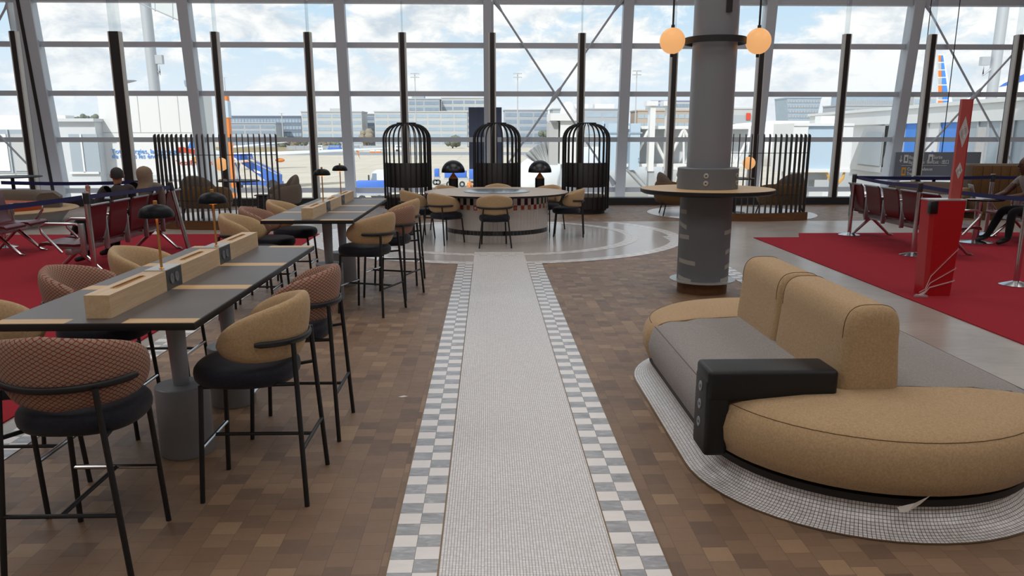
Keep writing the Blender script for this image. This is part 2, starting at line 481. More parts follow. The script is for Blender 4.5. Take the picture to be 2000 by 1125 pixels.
# kerb under the posts
kb = MB().box(XL, XR, KY, KY + .34, 0, .17).box(XL, XR, KY - .015, KY, 0, .06)
struct(kb.build('baseboard_front', 'charcoal', smooth=0))

# lower hall floor beyond the kerb, walls, ceiling
struct(MB().box(XL - 3, XR + 3, KY + .6, 21.7, -4.7, -4.5).build('floor_lower', 'lgrey', smooth=0))
struct(MB().box(XL - .3, XL, YB, KY + 2.6, -4.5, 8.2).build('wall_left', 'plaster', smooth=0))
struct(MB().box(XR, XR + .3, YB, KY + 2.6, -4.5, 8.2).build('wall_right', 'plaster', smooth=0))
struct(MB().box(XL, XR, YB - .3, YB, -.4, 8.2).build('wall_back', 'plaster', smooth=0))
struct(MB().box(XL - .3, XR + .3, YB - .3, 20.95, 8.2, 8.4).build('ceiling', 'ceiling', smooth=0))

# ------------------------------------------------------------------ facade
def FY(z): return 21.3 - .105 * (z - 1.5)       # the glass wall leans in at the top
MX = [-14.85, -11.15, -7.3, -3.57, .03, 3.45, 6.97, 10.62, 14.3, 17.5]
ZT = [-2.3, .21, 1.5, 2.63, 3.78, 4.87, 6.4]
k = 0
for x in MX:
    wide = .58 if x in (-11.15,) else .25
    m = MB()
    def col(x0, x1, d0, d1, mi):
        m.add([(x0, FY(-4.5) + d0, -4.5), (x1, FY(-4.5) + d0, -4.5), (x1, FY(-4.5) + d1, -4.5), (x0, FY(-4.5) + d1, -4.5),
               (x0, FY(8.2) + d0, 8.2), (x1, FY(8.2) + d0, 8.2), (x1, FY(8.2) + d1, 8.2), (x0, FY(8.2) + d1, 8.2)],
              [(0, 1, 2, 3), (4, 7, 6, 5), (0, 4, 5, 1), (1, 5, 6, 2), (2, 6, 7, 3), (3, 7, 4, 0)], mi)
    col(x - wide / 2, x + wide / 2, -.3, -.26, 0)          # inner flange
    col(x - wide * .36, x + wide * .36, -.26, .16, 2)       # box behind it, daylight on it put into the paler colour
    if wide > .3: col(x - .03, x + .05, -.315, -.3, 1)
    for z in ZT[1:]:                                       # brackets where the transoms land
        for s in (-1, 1):
            m.add([(x + s * .05, FY(z + .3) - .25, z + .3), (x + s * .05, FY(z - .3) - .25, z - .3), (x + s * (wide / 2), FY(z) - .2, z + .06),
                   (x + s * (wide / 2), FY(z) - .2, z - .06)], [(0, 1, 3, 2)], 2)
    k += 1; struct(m.build('trim_%d' % (19 + k), ['mullion', 'post', 'mullion_lit'], smooth=0))
for z in ZT + [8.0]:
    k += 1
    m = MB().box(XL, XR, FY(z) - .1, FY(z) + .05, z - .06, z + .06)
    if z == 4.87: m.box(XL, XR, FY(z) - .16, FY(z) + .05, z - .14, z + .16)
    struct(m.build('trim_%d' % (19 + k), 'mullion', smooth=0))
w = 0
for a, b in zip(MX[:-1], MX[1:]):
    w += 1; m = MB()
    for z0, z1 in zip([-4.5] + ZT, ZT + [8.0]):
        m.add([(a, FY(z0) + .02, z0), (b, FY(z0) + .02, z0), (b, FY(z1) + .02, z1), (a, FY(z1) + .02, z1)], [(0, 1, 2, 3)])
    struct(m.build('window_%d' % w, 'glass', smooth=0))
# X braces
def brace(name, a, b, z0, z1, label):
    zz = lambda x, z: (x, FY(z) - .2, z)
    m = MB(); xm, zm = (a + b) / 2, (z0 + z1) / 2
    for s in (0, 1):
        p, q = (a, b) if s == 0 else (b, a)
        A, B = zz(p, z1), zz(q, z0)
        m.tube([A, B], .026, 8)
        for P, Q in ((A, B), (B, A)):
            P, Q = Vector(P), Vector(Q); m.tube([P, P.lerp(Q, .07)], [.075, .026], 8)
    C = zz(xm, zm); d = Vector(zz(b, z1)) - Vector(C); d.normalize()
    m.tube([Vector(C) - d * .22, Vector(C) - d * .1, Vector(C) + d * .1, Vector(C) + d * .22], [.03, .055, .055, .03], 8)
    return tag(m.build(name, 'mullion'), label, 'brace')
brace('cross_brace', .14, 3.3, .35, 4.85, 'grey steel cross brace behind the cage booth nearest the pillar')
brace('cross_brace', 10.73, 14.2, .35, 4.85, 'grey steel cross brace behind the red kiosk sign')
brace('cross_brace', -14.75, -11.3, .35, 4.85, 'grey steel cross brace behind the round grey bench')

# black posts with a clear fin rising above them
PX = [-14.5, -12.5, -10.55, -8.33, -6.12, -4.05, -1.925, .108, 2.155, 4.28, 6.29, 8.26, 10.25, 12.3, 14.4, 16.4]
near = {-10.55: 'beside the wide steel column, before the round bench', -8.33: 'thick one behind the two seated people', -6.12: 'behind the slatted screen by the jet stair',
        -4.05: 'behind the lamps of the far tall table', -1.925: 'behind the cage booth by the blue truck', .108: 'behind the middle cage booth',
        2.155: 'behind the cage booth at the cross brace', 4.28: 'under the globe lamp, next to the grey pillar', 6.29: 'behind the slatted screen by the pillar',
        8.26: 'beside the end of the slatted screen, clear of furniture', 10.25: 'between the hanging sign and the red kiosk', 12.3: 'above the brown tufted sofa',
        -14.5: 'out by the side wall beyond the round bench', -12.5: 'beyond the round bench', 14.4: 'past the brown tufted sofa', 16.4: 'by the side wall past the sofa'}
pt = None
for x in PX:
    if abs(x) > 13: continue
    t = thing('glazing_post', 'dark glazing post with aluminium edge ' + near[x], 'post', (x, KY + .17, .17), 0, 'dark posts along the kerb')
    wd = .1 if x == -8.33 else .05
    MB().box(-wd, wd, -.12, .12, 0, 3.7).build('upright', 'post', t, 0)
    MB().box(wd, wd + .034, -.1, .04, 0, 3.7).box(-wd - .034, -wd, -.1, .04, 0, 3.7).build('aluminium_edge', 'post_edge', t, 0)
    MB().box(-.012 if wd < .09 else -.09, .012 if wd < .09 else .09, -.11, .11, 3.7, 7.95).build('glass_fin', 'clear', t, 0)

# dark panel on the facade post behind the middle cage
a = at(914, 208, 21.05); b = at(981, 332, 21.05)
t = thing('panel', 'dark blue-grey panel standing behind the middle cage booth', 'panel', ((a[0] + b[0]) / 2, 21.72, -4.5))
hw = (b[0] - a[0]) / 2
MB().box(-hw, -hw + .41, -.06, .06, b[2] + 4.5, a[2] + 4.5).box(hw - .22, hw, -.06, .06, b[2] + 4.5, a[2] + 4.5).build('display_back', 'panel_blue', t, 0)
MB().box(-hw, hw, .0, .05, a[2] + 4.2, a[2] + 4.3).box(-hw + .1, -hw + .16, 0, .05, 0, b[2] + 4.6).box(hw - .16, hw - .1, 0, .05, 0, b[2] + 4.6).build('frame', 'mullion', t, 0)

# ------------------------------------------------------------------ hanging way-finding sign
SY = 20.35
a = at(1757, 297, SY); b = at(1871, 352, SY); sw = b[0] - a[0] + .6; sh = a[2] - b[2]
t = thing('hanging_sign', 'dark grey way-finding sign for baggage and exit on thin cables behind the red kiosk', 'sign', (a[0] - .12, SY, b[2]), R(0))
MB().box(0, sw, -.06, .06, 0, sh, 0, .01).build('board', 'hang_sign', t)
for i, x in enumerate((.5, 1.2)):
    MB().tube([(x, 0, sh), (x, 0, 8.1 - b[2])], .012, 6).build('cable', 'post', t)
fr = (R(90), 0, 0); yy = -.066
for body_, sz, x, dz in (('Bagages', .118, .345, .165), ('Baggage claim · 行李', .118, .345, .285), ('Sortie', .118, .965, .165), ('Exit · 出口', .118, .965, .285),
                         ('Correspondances', .112, .33, .455), ('Transfers', .112, .33, .565)):
    text(body_, sz, 'lettering', 'sign_white', t, (x, yy, sh - dz), fr).scale = (.62 if 'claim' in body_ else .8, 1, 1)
MB().box(.16, 1.33, yy - .004, yy, sh - .335, sh - .328).build('rule_line', 'sign_white', t, 0)
m = MB().box(.132, .146, yy - .004, yy, sh - .2, sh - .08)
m.add([(.098, yy - .004, sh - .19), (.18, yy - .004, sh - .19), (.139, yy - .004, sh - .26)], [(0, 1, 2)])
m.build('arrow', 'sign_white', t, 0)
def picto(x, z, hgt, mat, inner, nm):
    w = hgt * .55
    p = MB().box(x, x + w, yy - .004, yy, z, z + hgt, 0, .0).build(nm, mat, t, 0)
    MB().box(x + w * .26, x + w * .74, yy - .007, yy - .004, z + hgt * .22, z + hgt * .74).build('symbol', inner, p, 0)
picto(.215, sh - .265, .2, 'sign_white', 'hang_sign', 'pictogram')
picto(.835, sh - .275, .22, 'sign_white', 'hang_sign', 'pictogram')
picto(.185, sh - .575, .2, 'yellow', 'hang_sign', 'pictogram')

# ------------------------------------------------------------------ the big pillar
PXC, PYC = 2.29, 8.45
pl = thing('pillar', 'round grey painted pillar standing through the round bar table', 'pillar', (PXC, PYC, 0)); 
pl['kind'] = 'structure'
MB().lathe([(.222, 1.28), (.222, 8.2)], 64, caps=False).build('shaft', 'pillar', pl)
MB().box(.03, .09, -.228, -.215, 2.8, 8.2).build('cable_cover', 'post', pl, 0)
tb = thing('bar_table', 'round oak bar table with black edge wrapped around the grey pillar', 'table', (PXC, PYC, 0))
MB().lathe([(.27, .13), (.27, 1.06)], 64, caps=False).build('wrapped_drum', 'wrap', tb)
MB().lathe([(.345, .125), (.345, .137), (.27, .137)], 64).build('base_disc', 'silver', tb)
MB().lathe([(.262, 0), (.262, .125)], 64).build('plinth', 'walnut', tb)
MB().lathe([(.28, 1.043), (.66, 1.043), (.69, 1.058), (.69, 1.088), (.685, 1.092)], 96, caps=False).build('black_edge', 'black', tb)
MB().lathe([(.685, 1.0925), (.25, 1.0925)], 96, caps=False).build('tabletop', 'oak_x', tb)
col_ = MB().lathe([(.312, 1.092), (.312, 1.3), (.302, 1.308), (.223, 1.308)], 64, caps=False).build('collar', 'wrap', tb)
for az in (-108, -37, 165, 80):
    for z in (1.235, 1.16):
        c = (math.cos(R(az)) * .312, math.sin(R(az)) * .312, z)
        m = MB().lathe([(0.0001, .006), (.018, .006), (.026, .004), (.026, -.006)], 20)
        m.xf(Matrix.Translation(c) @ Matrix.Rotation(R(az), 4, 'Z') @ Matrix.Rotation(R(90), 4, 'Y'))
        so = m.build('socket', 'silver', tb)
        m = MB().lathe([(.0001, .0075), (.008, .0075), (.008, .005)], 12)
        m.xf(Matrix.Translation(c) @ Matrix.Rotation(R(az), 4, 'Z') @ Matrix.Rotation(R(90), 4, 'Y'))
        m.build('socket_hole', 'black', so)
def tape(az0, az1, z, h=.045, tilt=0):
    m = MB(); n = 8; vs = []; 
    for i in range(n + 1):
        a = R(az0 + (az1 - az0) * i / n); dz = tilt * (i / n - .5)
        for r, zz in ((.2715, z - h / 2 + dz), (.2725, z + h / 2 + dz)): vs.append((r * math.cos(a), r * math.sin(a), zz))
    m.add(vs, [(2 * i, 2 * i + 2, 2 * i + 3, 2 * i + 1) for i in range(n)])
    m.build('tape_strip', 'tape', tb)
for az0, az1, z, ti in ((-175, -150, .86, 0), (-178, -148, .72, -.04), (-175, -140, .6, 0), (-172, -122, .34, -.02), (-172, -130, .155, -.03),
                        (-58, -20, .66, .02), (-50, -20, .46, .03), (-50, -18, .3, .03), (-62, -25, .16, .02)):
    tape(az0, az1, z, .045, ti)

# ring bracket and globes on the pillar
rg = thing('globe_light', 'pillar light with dark ring bracket and two glowing globes on rods', 'lamp', (PXC, PYC, 2.555))
rb = MB()
rb.lathe([(.285, -.03), (.305, -.03), (.305, .03), (.285, .03), (.285, -.03)], 72, caps=False)
for a_ in (60, 180, 300): rb.rod((.221 * math.cos(R(a_)), .221 * math.sin(R(a_)), 0), (.29 * math.cos(R(a_)), .29 * math.sin(R(a_)), 0), .012)
rb.build('ring_bracket', 'charcoal', rg)
for s in (-1, 1):
    gx = s * .435
    g = MB().ball((gx, -.01, .0), .126, 40, 24).build('globe', 'globe', rg, 80)
    MB().lathe([(.018, .115), (.018, .15), (.01, .155), (.01, 5.6)], 12, (gx, -.01, 0)).build('suspension_rod', 'brass' if s > 9 else 'charcoal', rg)
    MB().lathe([(.016, -.155), (.016, -.12)], 12, (gx, -.01, 0)).build('end_cap', 'charcoal', rg)
# ================================================================== STOOLS AND CHAIRS
def seat_back(dz):
    """padded shell wrapped round the back of the seat; local +Y is the way the sitter faces"""
    n, k = 44, 22; rings, us = [], []
    A = R(104)
    for i in range(n + 1):
        s = -1 + 2 * i / n; a = A * s; q = abs(s)
        end = max(.02, (1 - q ** 5)) ** .5
        zc = .80 - .052 * q ** 2
        hh = (.150 - .05 * q) * end
        tk = .012 + .03 * end
        ring = []
        for j in range(k):
            t = 2 * PI * j / k; ct, st = math.cos(t), math.sin(t)
            dr = tk * math.copysign(abs(ct) ** .8, ct); z = zc + hh * math.copysign(abs(st) ** .8, st)
            r = .247 + .17 * (z - .78) + dr - .02 * q ** 2
            ring.append((r * math.sin(a), -r * math.cos(a) + .02, z + dz)); us.append((a * .27, z + (.0 if ct > 0 else .0)))
        rings.append(ring)
    m = MB(); m.rings(rings, 0, True, us); return m

def seat_pad(dz):
    prof = [(.82, .548), (.93, .552), (.985, .57), (1.0, .592), (.985, .615), (.93, .632), (.8, .641), (.5, .646), (.2, .648)]
    m = MB(); rr = []
    for s, z in prof: rr.append([(x * s, y * s + .015, z + dz) for x, y in sup(48, .232, .232, 2.5)])
    m.rings(rr); return m

def make_chair(name, label, cat, fab, dz, bars, group):
    t = thing(name, label, cat, (0, 0, 0), 0, group)
    seat_pad(dz).build('seat', 'navy', t, 50)
    seat_back(dz).build('backrest', fab, t, 60)
    # band and frame
    m = MB(); pts = []
    for i in range(25):
        a = R(-66 + 132 * i / 24); r = .247 + .17 * (.752 - .78) + .05
        pts.append((r * math.sin(a), -r * math.cos(a) + .02, .752 + dz + .012 * (abs(i - 12) / 12) ** 2))
    m.tube(pts, [.009] + [.0145] * 23 + [.009], 10, sq=.62)
    m.build('back_rail', 'black', t, 60)
    fz = .555 + dz
    for s in (-1, 1):
        MB().tube([(s * .238, -.275, 0), (s * .172, -.243, .75 + dz)], .0115, 10).build('leg', 'black', t)
        MB().tube([(s * .19, .212, 0), (s * .17, .18, fz)], .0115, 10).build('leg', 'black', t)
    f = MB()
    for s in (-1, 1):
        y = -.252; x = s * (.172 + .066 * (1 - fz / (.75 + dz)))
        f.tube([(x, y, fz + .012), (s * .15, -.1, fz - .004), (s * .165, .175, fz - .008)], .009, 8)
    f.tube([(-.165, .175, fz - .008), (.165, .175, fz - .008)], .009, 8)
    f.build('seat_frame', 'black', t)
    if bars:
        b = .262; fx, bx = .19 - .02 * b / fz, .238 - .066 * b / .75; fy, by = .212 - .032 * b / fz, -.275 + .032 * b / .75
        MB().tube([(-fx, fy, b), (fx, fy, b)], .0105, 10).build('footrest_bar', 'chrome', t)
        m = MB().tube([(-bx, by, b), (bx, by, b)], .009, 8).tube([(0, fy, b), (0, by, b)], .009, 8)
        m.build('stretcher', 'black', t)
    return t

G1 = 'upholstered stools at the tall tables'
TAN, PAT = 'tan', 'oval'
stools = [  # x, y, turn, fabric, label
    (-1.6, 3.06, 0, PAT, 'red oval patterned stool tucked under the end of the nearer tall table'),
    (-1.108, 3.63, 90, TAN, 'tan upholstered stool on the walkway side of the near table, with empty floor before it'),
    (-1.105, 4.42, 90, PAT, 'red oval patterned stool on the walkway side, behind a tan stool'),
    (-2.16, 3.5, -90, TAN, 'tan stool cut by the picture edge, facing the brass lamp of the near table'),
    (-2.16, 4.43, -90, PAT, 'red oval patterned stool on the carpet side of the near table, between two tan stools'),
    (-2.15, 5.22, -90, TAN, 'tan stool on the carpet side at the window end of the near table'),
    (-1.15, 7.55, 70, TAN, 'tan stool at the near corner of the farther tall table, on the walkway side'),
    (-1.03, 8.3, 72, PAT, 'red oval patterned stool on the walkway side of the farther table, between two tan ones'),
    (-1.05, 9.1, 84, TAN, 'tan stool half hidden by a patterned back, at the window end of the farther table'),
    (-2.17, 7.42, -90, TAN, 'tan stool at the near corner of the farther tall table, on the carpet side'),
    (-2.2, 8.12, -88, PAT, 'red oval patterned stool on the carpet side of the farther table'),
    (-2.15, 8.95, -90, TAN, 'tan stool on the carpet side of the farther table, closest to the window'),
]
proto = {}
for x, y, rz, fb, lb in stools:
    if fb not in proto:
        t = make_chair('bar_stool', lb, 'stool', fb, 0, True, G1); t.location = (x, y, 0); t.rotation_euler = (0, 0, R(rz)); proto[fb] = t
    else: dup(proto[fb], lb, (x, y, .0), R(rz))

# ================================================================== TALL TABLES
def make_table(label, x, y0, y1):
    L = y1 - y0; t = thing('tall_table', label, 'table', (x, (y0 + y1) / 2, 0), 0, 'tall work tables')
    w = .41; h = L / 2
    MB().box(-w, w, -h, h, .868, .899, 0, .004).build('edge_board', 'black', t)
    m = MB(); z = .8995
    bands = []   # dark panels and oak strips across the table
    ys = [-h, -h + .075]
    stripes = [(-h + .004, -h + .085), (-h + .74, -h + .85), (-h + 1.46, -h + 1.57), (h - .085, h - .004)]
    e = -h + .004
    for a, b in stripes:
        if a > e + .01: m.box(-w + .004, w - .004, e, a, .898, .9002, 0)
        e = b
    m.build('linoleum_panel', 'linoleum', t, 0)
    for ya in (-h + .004, h - .085): MB().box(-.115, .115, ya, ya + .081, .898, .9003).build('centre_inlay', 'linoleum', t, 0)
    for a, b in stripes:
        m = MB()
        for xa, xb in (((-w + .004, -.115), (.115, w - .004)) if a < -h + .1 or b > h - .1 else ((-w + .004, w - .004),)):
            MB().box(xa, xb, a, b, .898, .9003).build('oak_inlay', 'oak_x', t, 0)
    for dy in (-.32, .48):
        MB().tube([(0, dy - .02, .868), (0, dy, .36)], [.052, .04], 24).build('leg', 'steel_grey', t)
        MB().lathe([(.128, 0), (.135, .01), (.135, .372), (.13, .376)], 40, (0, dy, 0)).build('weight_base', 'steel_grey', t)
    return t

def make_spine(label, x, y0, L):
    """oak box running down the table: three oak lengths, two socket blocks"""
    t = thing('power_box', label, 'power box', (x, y0, .9005), 0, 'oak power boxes')
    w, h = .052, .098; g = .2; seg = (L - 2 * g) / 3
    y = 0
    for i in range(3):
        m = MB(); s0, s1 = y + seg * .26, y + seg * .78; sl = .016
        # top with a slot cut through it
        m.box(-w, w, y, y + seg, 0, h - .03)
        m.box(-w, -sl, y, y + seg, h - .03, h).box(sl, w, y, y + seg, h - .03, h)
        m.box(-sl, sl, y, s0, h - .03, h).box(-sl, sl, s1, y + seg, h - .03, h)
        sg = m.build('oak_segment', 'oak', t, 0)
        n = MB(); e = .003; z = h + .0008
        pts = [(sl + .001) * math.cos(a) for a in ()]
        path = []
        for k2 in range(24):
            a = 2 * PI * k2 / 24; cx_, sy_ = math.cos(a), math.sin(a)
            path.append((sl * .92 * cx_, (s1 - sl if sy_ >= 0 else s0 + sl) + sl * .92 * sy_, z))
        n.tube(path, .0024, 6, closed=True)
        n.build('slot_rim', 'brass', sg)
        y += seg
        if i < 2:
            sk = MB().box(-w - .0005, w + .0005, y, y + g, 0, h).build('socket_block', 'socket', t, 0)
            for s in (-1, 1):
                for dy in (.068, .132):
                    m = MB().lathe([(.0001, .002), (.01, .002), (.018, .005), (.023, .004), (.023, 0)], 24)
                    m.xf(Matrix.Translation((s * (w + .0005), y + dy, h * .52)) @ Matrix.Rotation(R(90 * s), 4, 'Y') @ Matrix.Diagonal((1.1, 1, 1, 1)))
                    m.build('socket_ring', 'wrap', sk)
            MB().box(-w - .001, w + .001, y - .001, y + g + .012, h, h + .004).build('cover_plate', 'silver', t, 0)
            y += g
    return t

def make_lamp(label, loc):
    t = thing('table_lamp', label, 'lamp', loc, 0, 'brass stem table lamps')
    MB().lathe([(.012, 0), (.013, .002), (.0062, .008), (.0055, .27)], 16).build('stem', 'brass', t)
    MB().lathe([(.004, .262), (.078, .252), (.083, .255), (.081, .272), (.07, .292), (.052, .305), (.03, .312), (.012, .313)], 48, caps=False).build('shade', 'shade_black', t)
    MB().lathe([(.008, .258), (.034, .2505), (.034, .248), (.0001, .247)], 24, caps=False).build('diffuser', 'bulb', t)
    MB().lathe([(.0095, .312), (.0095, .33), (.008, .332)], 16).build('finial', 'brass', t)
    return t

T1 = make_table('tall table with dark top and oak stripes, nearest the camera', -1.61, 3.22, 5.55)
T2 = make_table('tall table with dark top and oak stripes, beside the round mosaic floor', -1.615, 7.2, 9.66)
make_spine('oak power box with slots along the table nearest the camera', -1.625, 3.31, 2.2)
make_spine('oak power box with slots along the farther tall table', -1.63, 7.31, 2.26)
lp = make_lamp('brass table lamp with black dome on the near table, closest to its oak box end', (-1.61, 3.96, 1.003))
dup(lp, 'brass table lamp with black dome on the near table, before the slatted screen', (-1.61, 4.78, 1.003))
dup(lp, 'brass table lamp with black dome on the farther table, before a black post', (-1.62, 8.0, 1.003))
dup(lp, 'brass table lamp with black dome on the farther table, closest to the window', (-1.62, 8.98, 1.003))

# ================================================================== ROUND TABLE AND ITS CHAIRS
RX, RY = .135, 13.2
t = thing('round_table', 'large round communal table on a tiled drum, with a dark centre disc', 'table', (RX, RY, 0))
MB().lathe([(.85, .702), (1.14, .704), (1.16, .715), (1.16, .735)], 120, caps=False).build('black_edge', 'black', t)
MB().lathe([(1.16, .7352), (.0001, .7355)], 120, caps=False).build('tabletop', 'tabletop', t)
MB().lathe([(.535, .736), (.535, .744), (.52, .748), (.0001, .748)], 96, caps=False).build('centre_disc', 'disc', t)
m = MB(); N = 84; rr = .84
rows = [(0, .115, 'w'), (.115, .185, 'k'), (.185, .5, 'W'), (.5, .575, 'c'), (.575, .702, 'b')]
rnd = random.Random(5)
for z0, z1, kind in rows:
    for i in range(N):
        a0, a1 = 2 * PI * i / N, 2 * PI * (i + 1) / N; g = .0016 / rr
        if kind == 'b': mi = 1 if (i // 1) % 2 == 0 else 0
        elif kind == 'k': mi = 1
        elif kind == 'c': mi = rnd.choice([1, 2, 3, 1, 3, 1]) if i % 2 == 1 else 0
        else: mi = 0
        zs = [z0, z1] if kind != 'W' else [z0, z0 + .105, z0 + .21, z1]
        for za, zb in zip(zs[:-1], zs[1:]):
            m.add([(rr * math.cos(a), rr * math.sin(a), z) for z in (za + .0015, zb - .0015) for a in (a0 + g, a1 - g)], [(0, 1, 3, 2)], mi)
            if kind == 'c' and mi in (1, 2, 3):
                am, dm = (a0 + a1) / 2, (a1 - a0) * .28; zm, dzz = (za + zb) / 2, (zb - za) * .28
                m.add([((rr + .002) * math.cos(a), (rr + .002) * math.sin(a), z) for z in (zm - dzz, zm + dzz) for a in (am - dm, am + dm)], [(0, 1, 3, 2)], rnd.choice([2, 3, 4]) if mi != 1 else 1)
m.build('tiled_drum', ['tile_white', 'tile_black', 'tile_red', 'tile_orange', 'tile_white'], t, 0)
MB().lathe([(rr - .003, 0), (rr - .003, .702)], 84, caps=False).build('drum_core', 'lgrey', t, 40)

G2 = 'tan chairs around the round table'
ch = [(.09, 12.06, 2, 'tan chair at the round table, its back square to the walkway'),
      (-.66, 12.45, -42, 'tan chair turned aside at the round table, next to the chair facing the walkway'),
      (-1.15, 13.15, -62, 'tan chair at the round table beyond the turned chair, beside the tall table'),
      (-.66, 14.1, -138, 'tan chair across the round table, in front of the dome lamp by the truck cage'),
      (.17, 14.42, 180, 'tan chair across the round table, straight before the middle cage booth'),
      (1.0, 14.08, 148, 'tan chair across the round table, in front of the dome lamp by the cross brace'),
      (1.3, 13.3, 82, 'tan chair seen side on at the round table, near the grey pillar')]
c0 = None
for x, y, rz, lb in ch:
    if c0 is None:
        c0 = make_chair('dining_chair', lb, 'chair', TAN, -.17, False, G2); c0.location = (x, y, .0); c0.rotation_euler = (0, 0, R(rz))
    else: dup(c0, lb, (x, y, 0), R(rz))

# ================================================================== CAGE BOOTHS
def make_cage(label, x, y):
    t = thing('cage_booth', label, 'booth', (x, y, 0), 0, 'cage booths along the window')
    r, top = .505, 1.875; hb = 1.53
    NR = 26
    for i in range(NR):
        a = 2 * PI * i / NR + PI / NR
        pts = [(r, .1), (r, hb)]
        for k2 in range(1, 9):
            q = PI / 2 * k2 / 8; pts.append((.165 + (r - .165) * math.cos(q), hb + (top - .02 - hb) * math.sin(q)))
        m = MB(); rw = .0105; vs = []
        for rr_, z in pts:                             # flat bar, deep towards the centre
            pass
        prof = pts; rings = []
        for k2, (rr_, z) in enumerate(prof):
            p = prof[max(0, k2 - 1)]; q = prof[min(len(prof) - 1, k2 + 1)]
            tx, tz = q[0] - p[0], q[1] - p[1]; L = math.hypot(tx, tz); nx, nz = -tz / L, tx / L
            if nx > 0: nx, nz = -nx, -nz
            dpt = .03
            ring = []
            for s, d in ((-1, 0), (1, 0), (1, 1), (-1, 1)):
                R0, Z0 = rr_ + nx * dpt * d, z + nz * dpt * d
                ring.append((R0 * math.cos(a) - s * rw * .62 * math.sin(a), R0 * math.sin(a) + s * rw * .62 * math.cos(a), Z0))
            rings.append(ring)
        m.rings(rings); m.build('rib', 'cage', t, 30)
    MB().lathe([(.0001, top - .022), (.2, top - .022), (.205, top - .01), (.195, top), (.0001, top)], 48).build('crown', 'cage', t)
    MB().lathe([(.42, 0), (.42, .06), (.455, .06), (.455, .1), (.5, .1)], 64).build('plinth', 'charcoal', t)
    MB().lathe([(.465, .1), (.465, .34), (.0001, .34)], 64).build('bench_base', 'cage', t)
    MB().lathe([(.44, .34), (.455, .345), (.455, .365), (.43, .376), (.0001, .38)], 64).build('seat_cushion', 'taupe', t)
    # padded back wraps the walkway side; the booth opens towards the window
    m = MB().lathe([(.44, .555), (.467, .56), (.467, 1.045), (.452, 1.06), (.425, 1.05), (.415, .57), (.44, .555)], 56, caps=False, a0=R(170), a1=R(370))
    m.build('padded_back', 'cage', t, 50)
    return t
cg = make_cage('black cage booth in front of the blue apron truck', -1.7, 17.32)
dup(cg, 'black cage booth between the two dome lamps, the middle one of three', (.185, 17.3, 0))
dup(cg, 'black cage booth in front of the cross brace and jet bridge, nearest the pillar', (2.07, 17.3, 0))

# dome lamps between the cages, on low side tables
def make_dome(label, x, y):
    s = thing('side_table', 'low black side table under the dome lamp ' + ('beside the truck cage' if x < 0 else 'beside the cross brace'), 'table', (x, y, 0))
    MB().lathe([(.2, 0), (.2, .015), (.03, .025), (.03, .425), (.25, .43), (.25, .45)], 40).build('pedestal', 'black', s)
    t = thing('dome_lamp', label, 'lamp', (x, y, .451), 0, 'black dome lamps')
    MB().lathe([(.095, 0), (.098, .004), (.098, .29), (.095, .294)], 40).build('body', 'black_gloss', t)
    MB().lathe([(.095, .294), (.016, .405), (.016, .46)], 40).build('cone_neck', 'copper', t)
    p = [(.24, .415)] + [(.243 * math.cos(PI / 2 * i / 12), .42 + .245 * math.sin(PI / 2 * i / 12)) for i in range(13)]
    p = [(max(.0001, a), b) for a, b in p] + [(max(.0001, .236 * math.cos(PI / 2 * i / 12)), .417 + .24 * math.sin(PI / 2 * i / 12)) for i in range(12, -1, -1)]
    MB().lathe(p, 56, caps=False).build('dome_shade', 'black_gloss', t, 60)
    MB().lathe([(.0001, .435), (.03, .44), (.035, .47), (.0001, .5)], 20).build('bulb', 'bulb', t)
    return t
make_dome('black dome lamp with copper cone between the truck cage and the middle cage', -.725, 16.98)
make_dome('black dome lamp with copper cone between the middle cage and the cross brace cage', 1.075, 16.98)

# ================================================================== SLATTED SCREENS
def make_screen(label, c, rad, a0, a1, n):
    t = thing('slatted_screen', label, 'screen', (c[0], c[1], 0), 0, 'curved slatted screens')
    for i in range(n):
        a = R(a0 + (a1 - a0) * i / (n - 1))
        m = MB(); d = .052; w = .009
        prof = [(-d / 2, .06), (d / 2, .06), (d / 2, 1.6)] + [(d / 2 - d * (1 - math.cos(PI / 2 * k2 / 5)), 1.6 + .045 * math.sin(PI / 2 * k2 / 5)) for k2 in range(1, 6)] + [(-d / 2, 1.57)]
        lo = [(x, -w, z) for x, z in prof]; hi = [(x, w, z) for x, z in prof]
        m.rings([lo, hi])
        m.xf(Matrix.Rotation(a, 4, 'Z') @ Matrix.Translation((rad, 0, 0)))
        m.build('slat', 'fin', t, 30)
    for z in (.5, 1.29):
        MB().tube([((rad) * math.cos(R(a0 + (a1 - a0) * i / 48)), rad * math.sin(R(a0 + (a1 - a0) * i / 48)), z) for i in range(49)], .006, 6).build('tie_rod', 'black', t)
    m = MB(); A0, A1 = R(a0 - 2), R(a1 + 2)
    o = [((rad + .05) * math.cos(A0 + (A1 - A0) * i / 40), (rad + .05) * math.sin(A0 + (A1 - A0) * i / 40)) for i in range(41)]
    q = [((rad - .05) * math.cos(A1 + (A0 - A1) * i / 40), (rad - .05) * math.sin(A1 + (A0 - A1) * i / 40)) for i in range(41)]
    vs = [(x, y, 0) for x, y in o + q] + [(x, y, .155) for x, y in o + q]; nn = 41
    fs = []
    for i in range(40):
        j0, j1 = i, i + 1; k0, k1 = 81 - i, 80 - i
        fs += [(j0, j1, 82 + j1, 82 + j0), (k1, k0, 82 + k0, 82 + k1), (82 + j0, 82 + j1, 82 + k1, 82 + k0), (j1, j0, k0, k1)]
    fs += [(0, 81, 163, 82), (40, 122, 123, 41)]
    m.add(vs, fs); m.build('plinth', 'walnut', t, 30)
    return t
make_screen('curved dark slatted screen beside the pillar, sheltering a nook with a globe lamp', (5.2, 17.3), 1.9, 236, 301, 20)
make_screen('curved dark slatted screen before the blue jet stair, sheltering a nook with a globe lamp', (-4.84, 16.3), 2.0, 241, 303.5, 24)
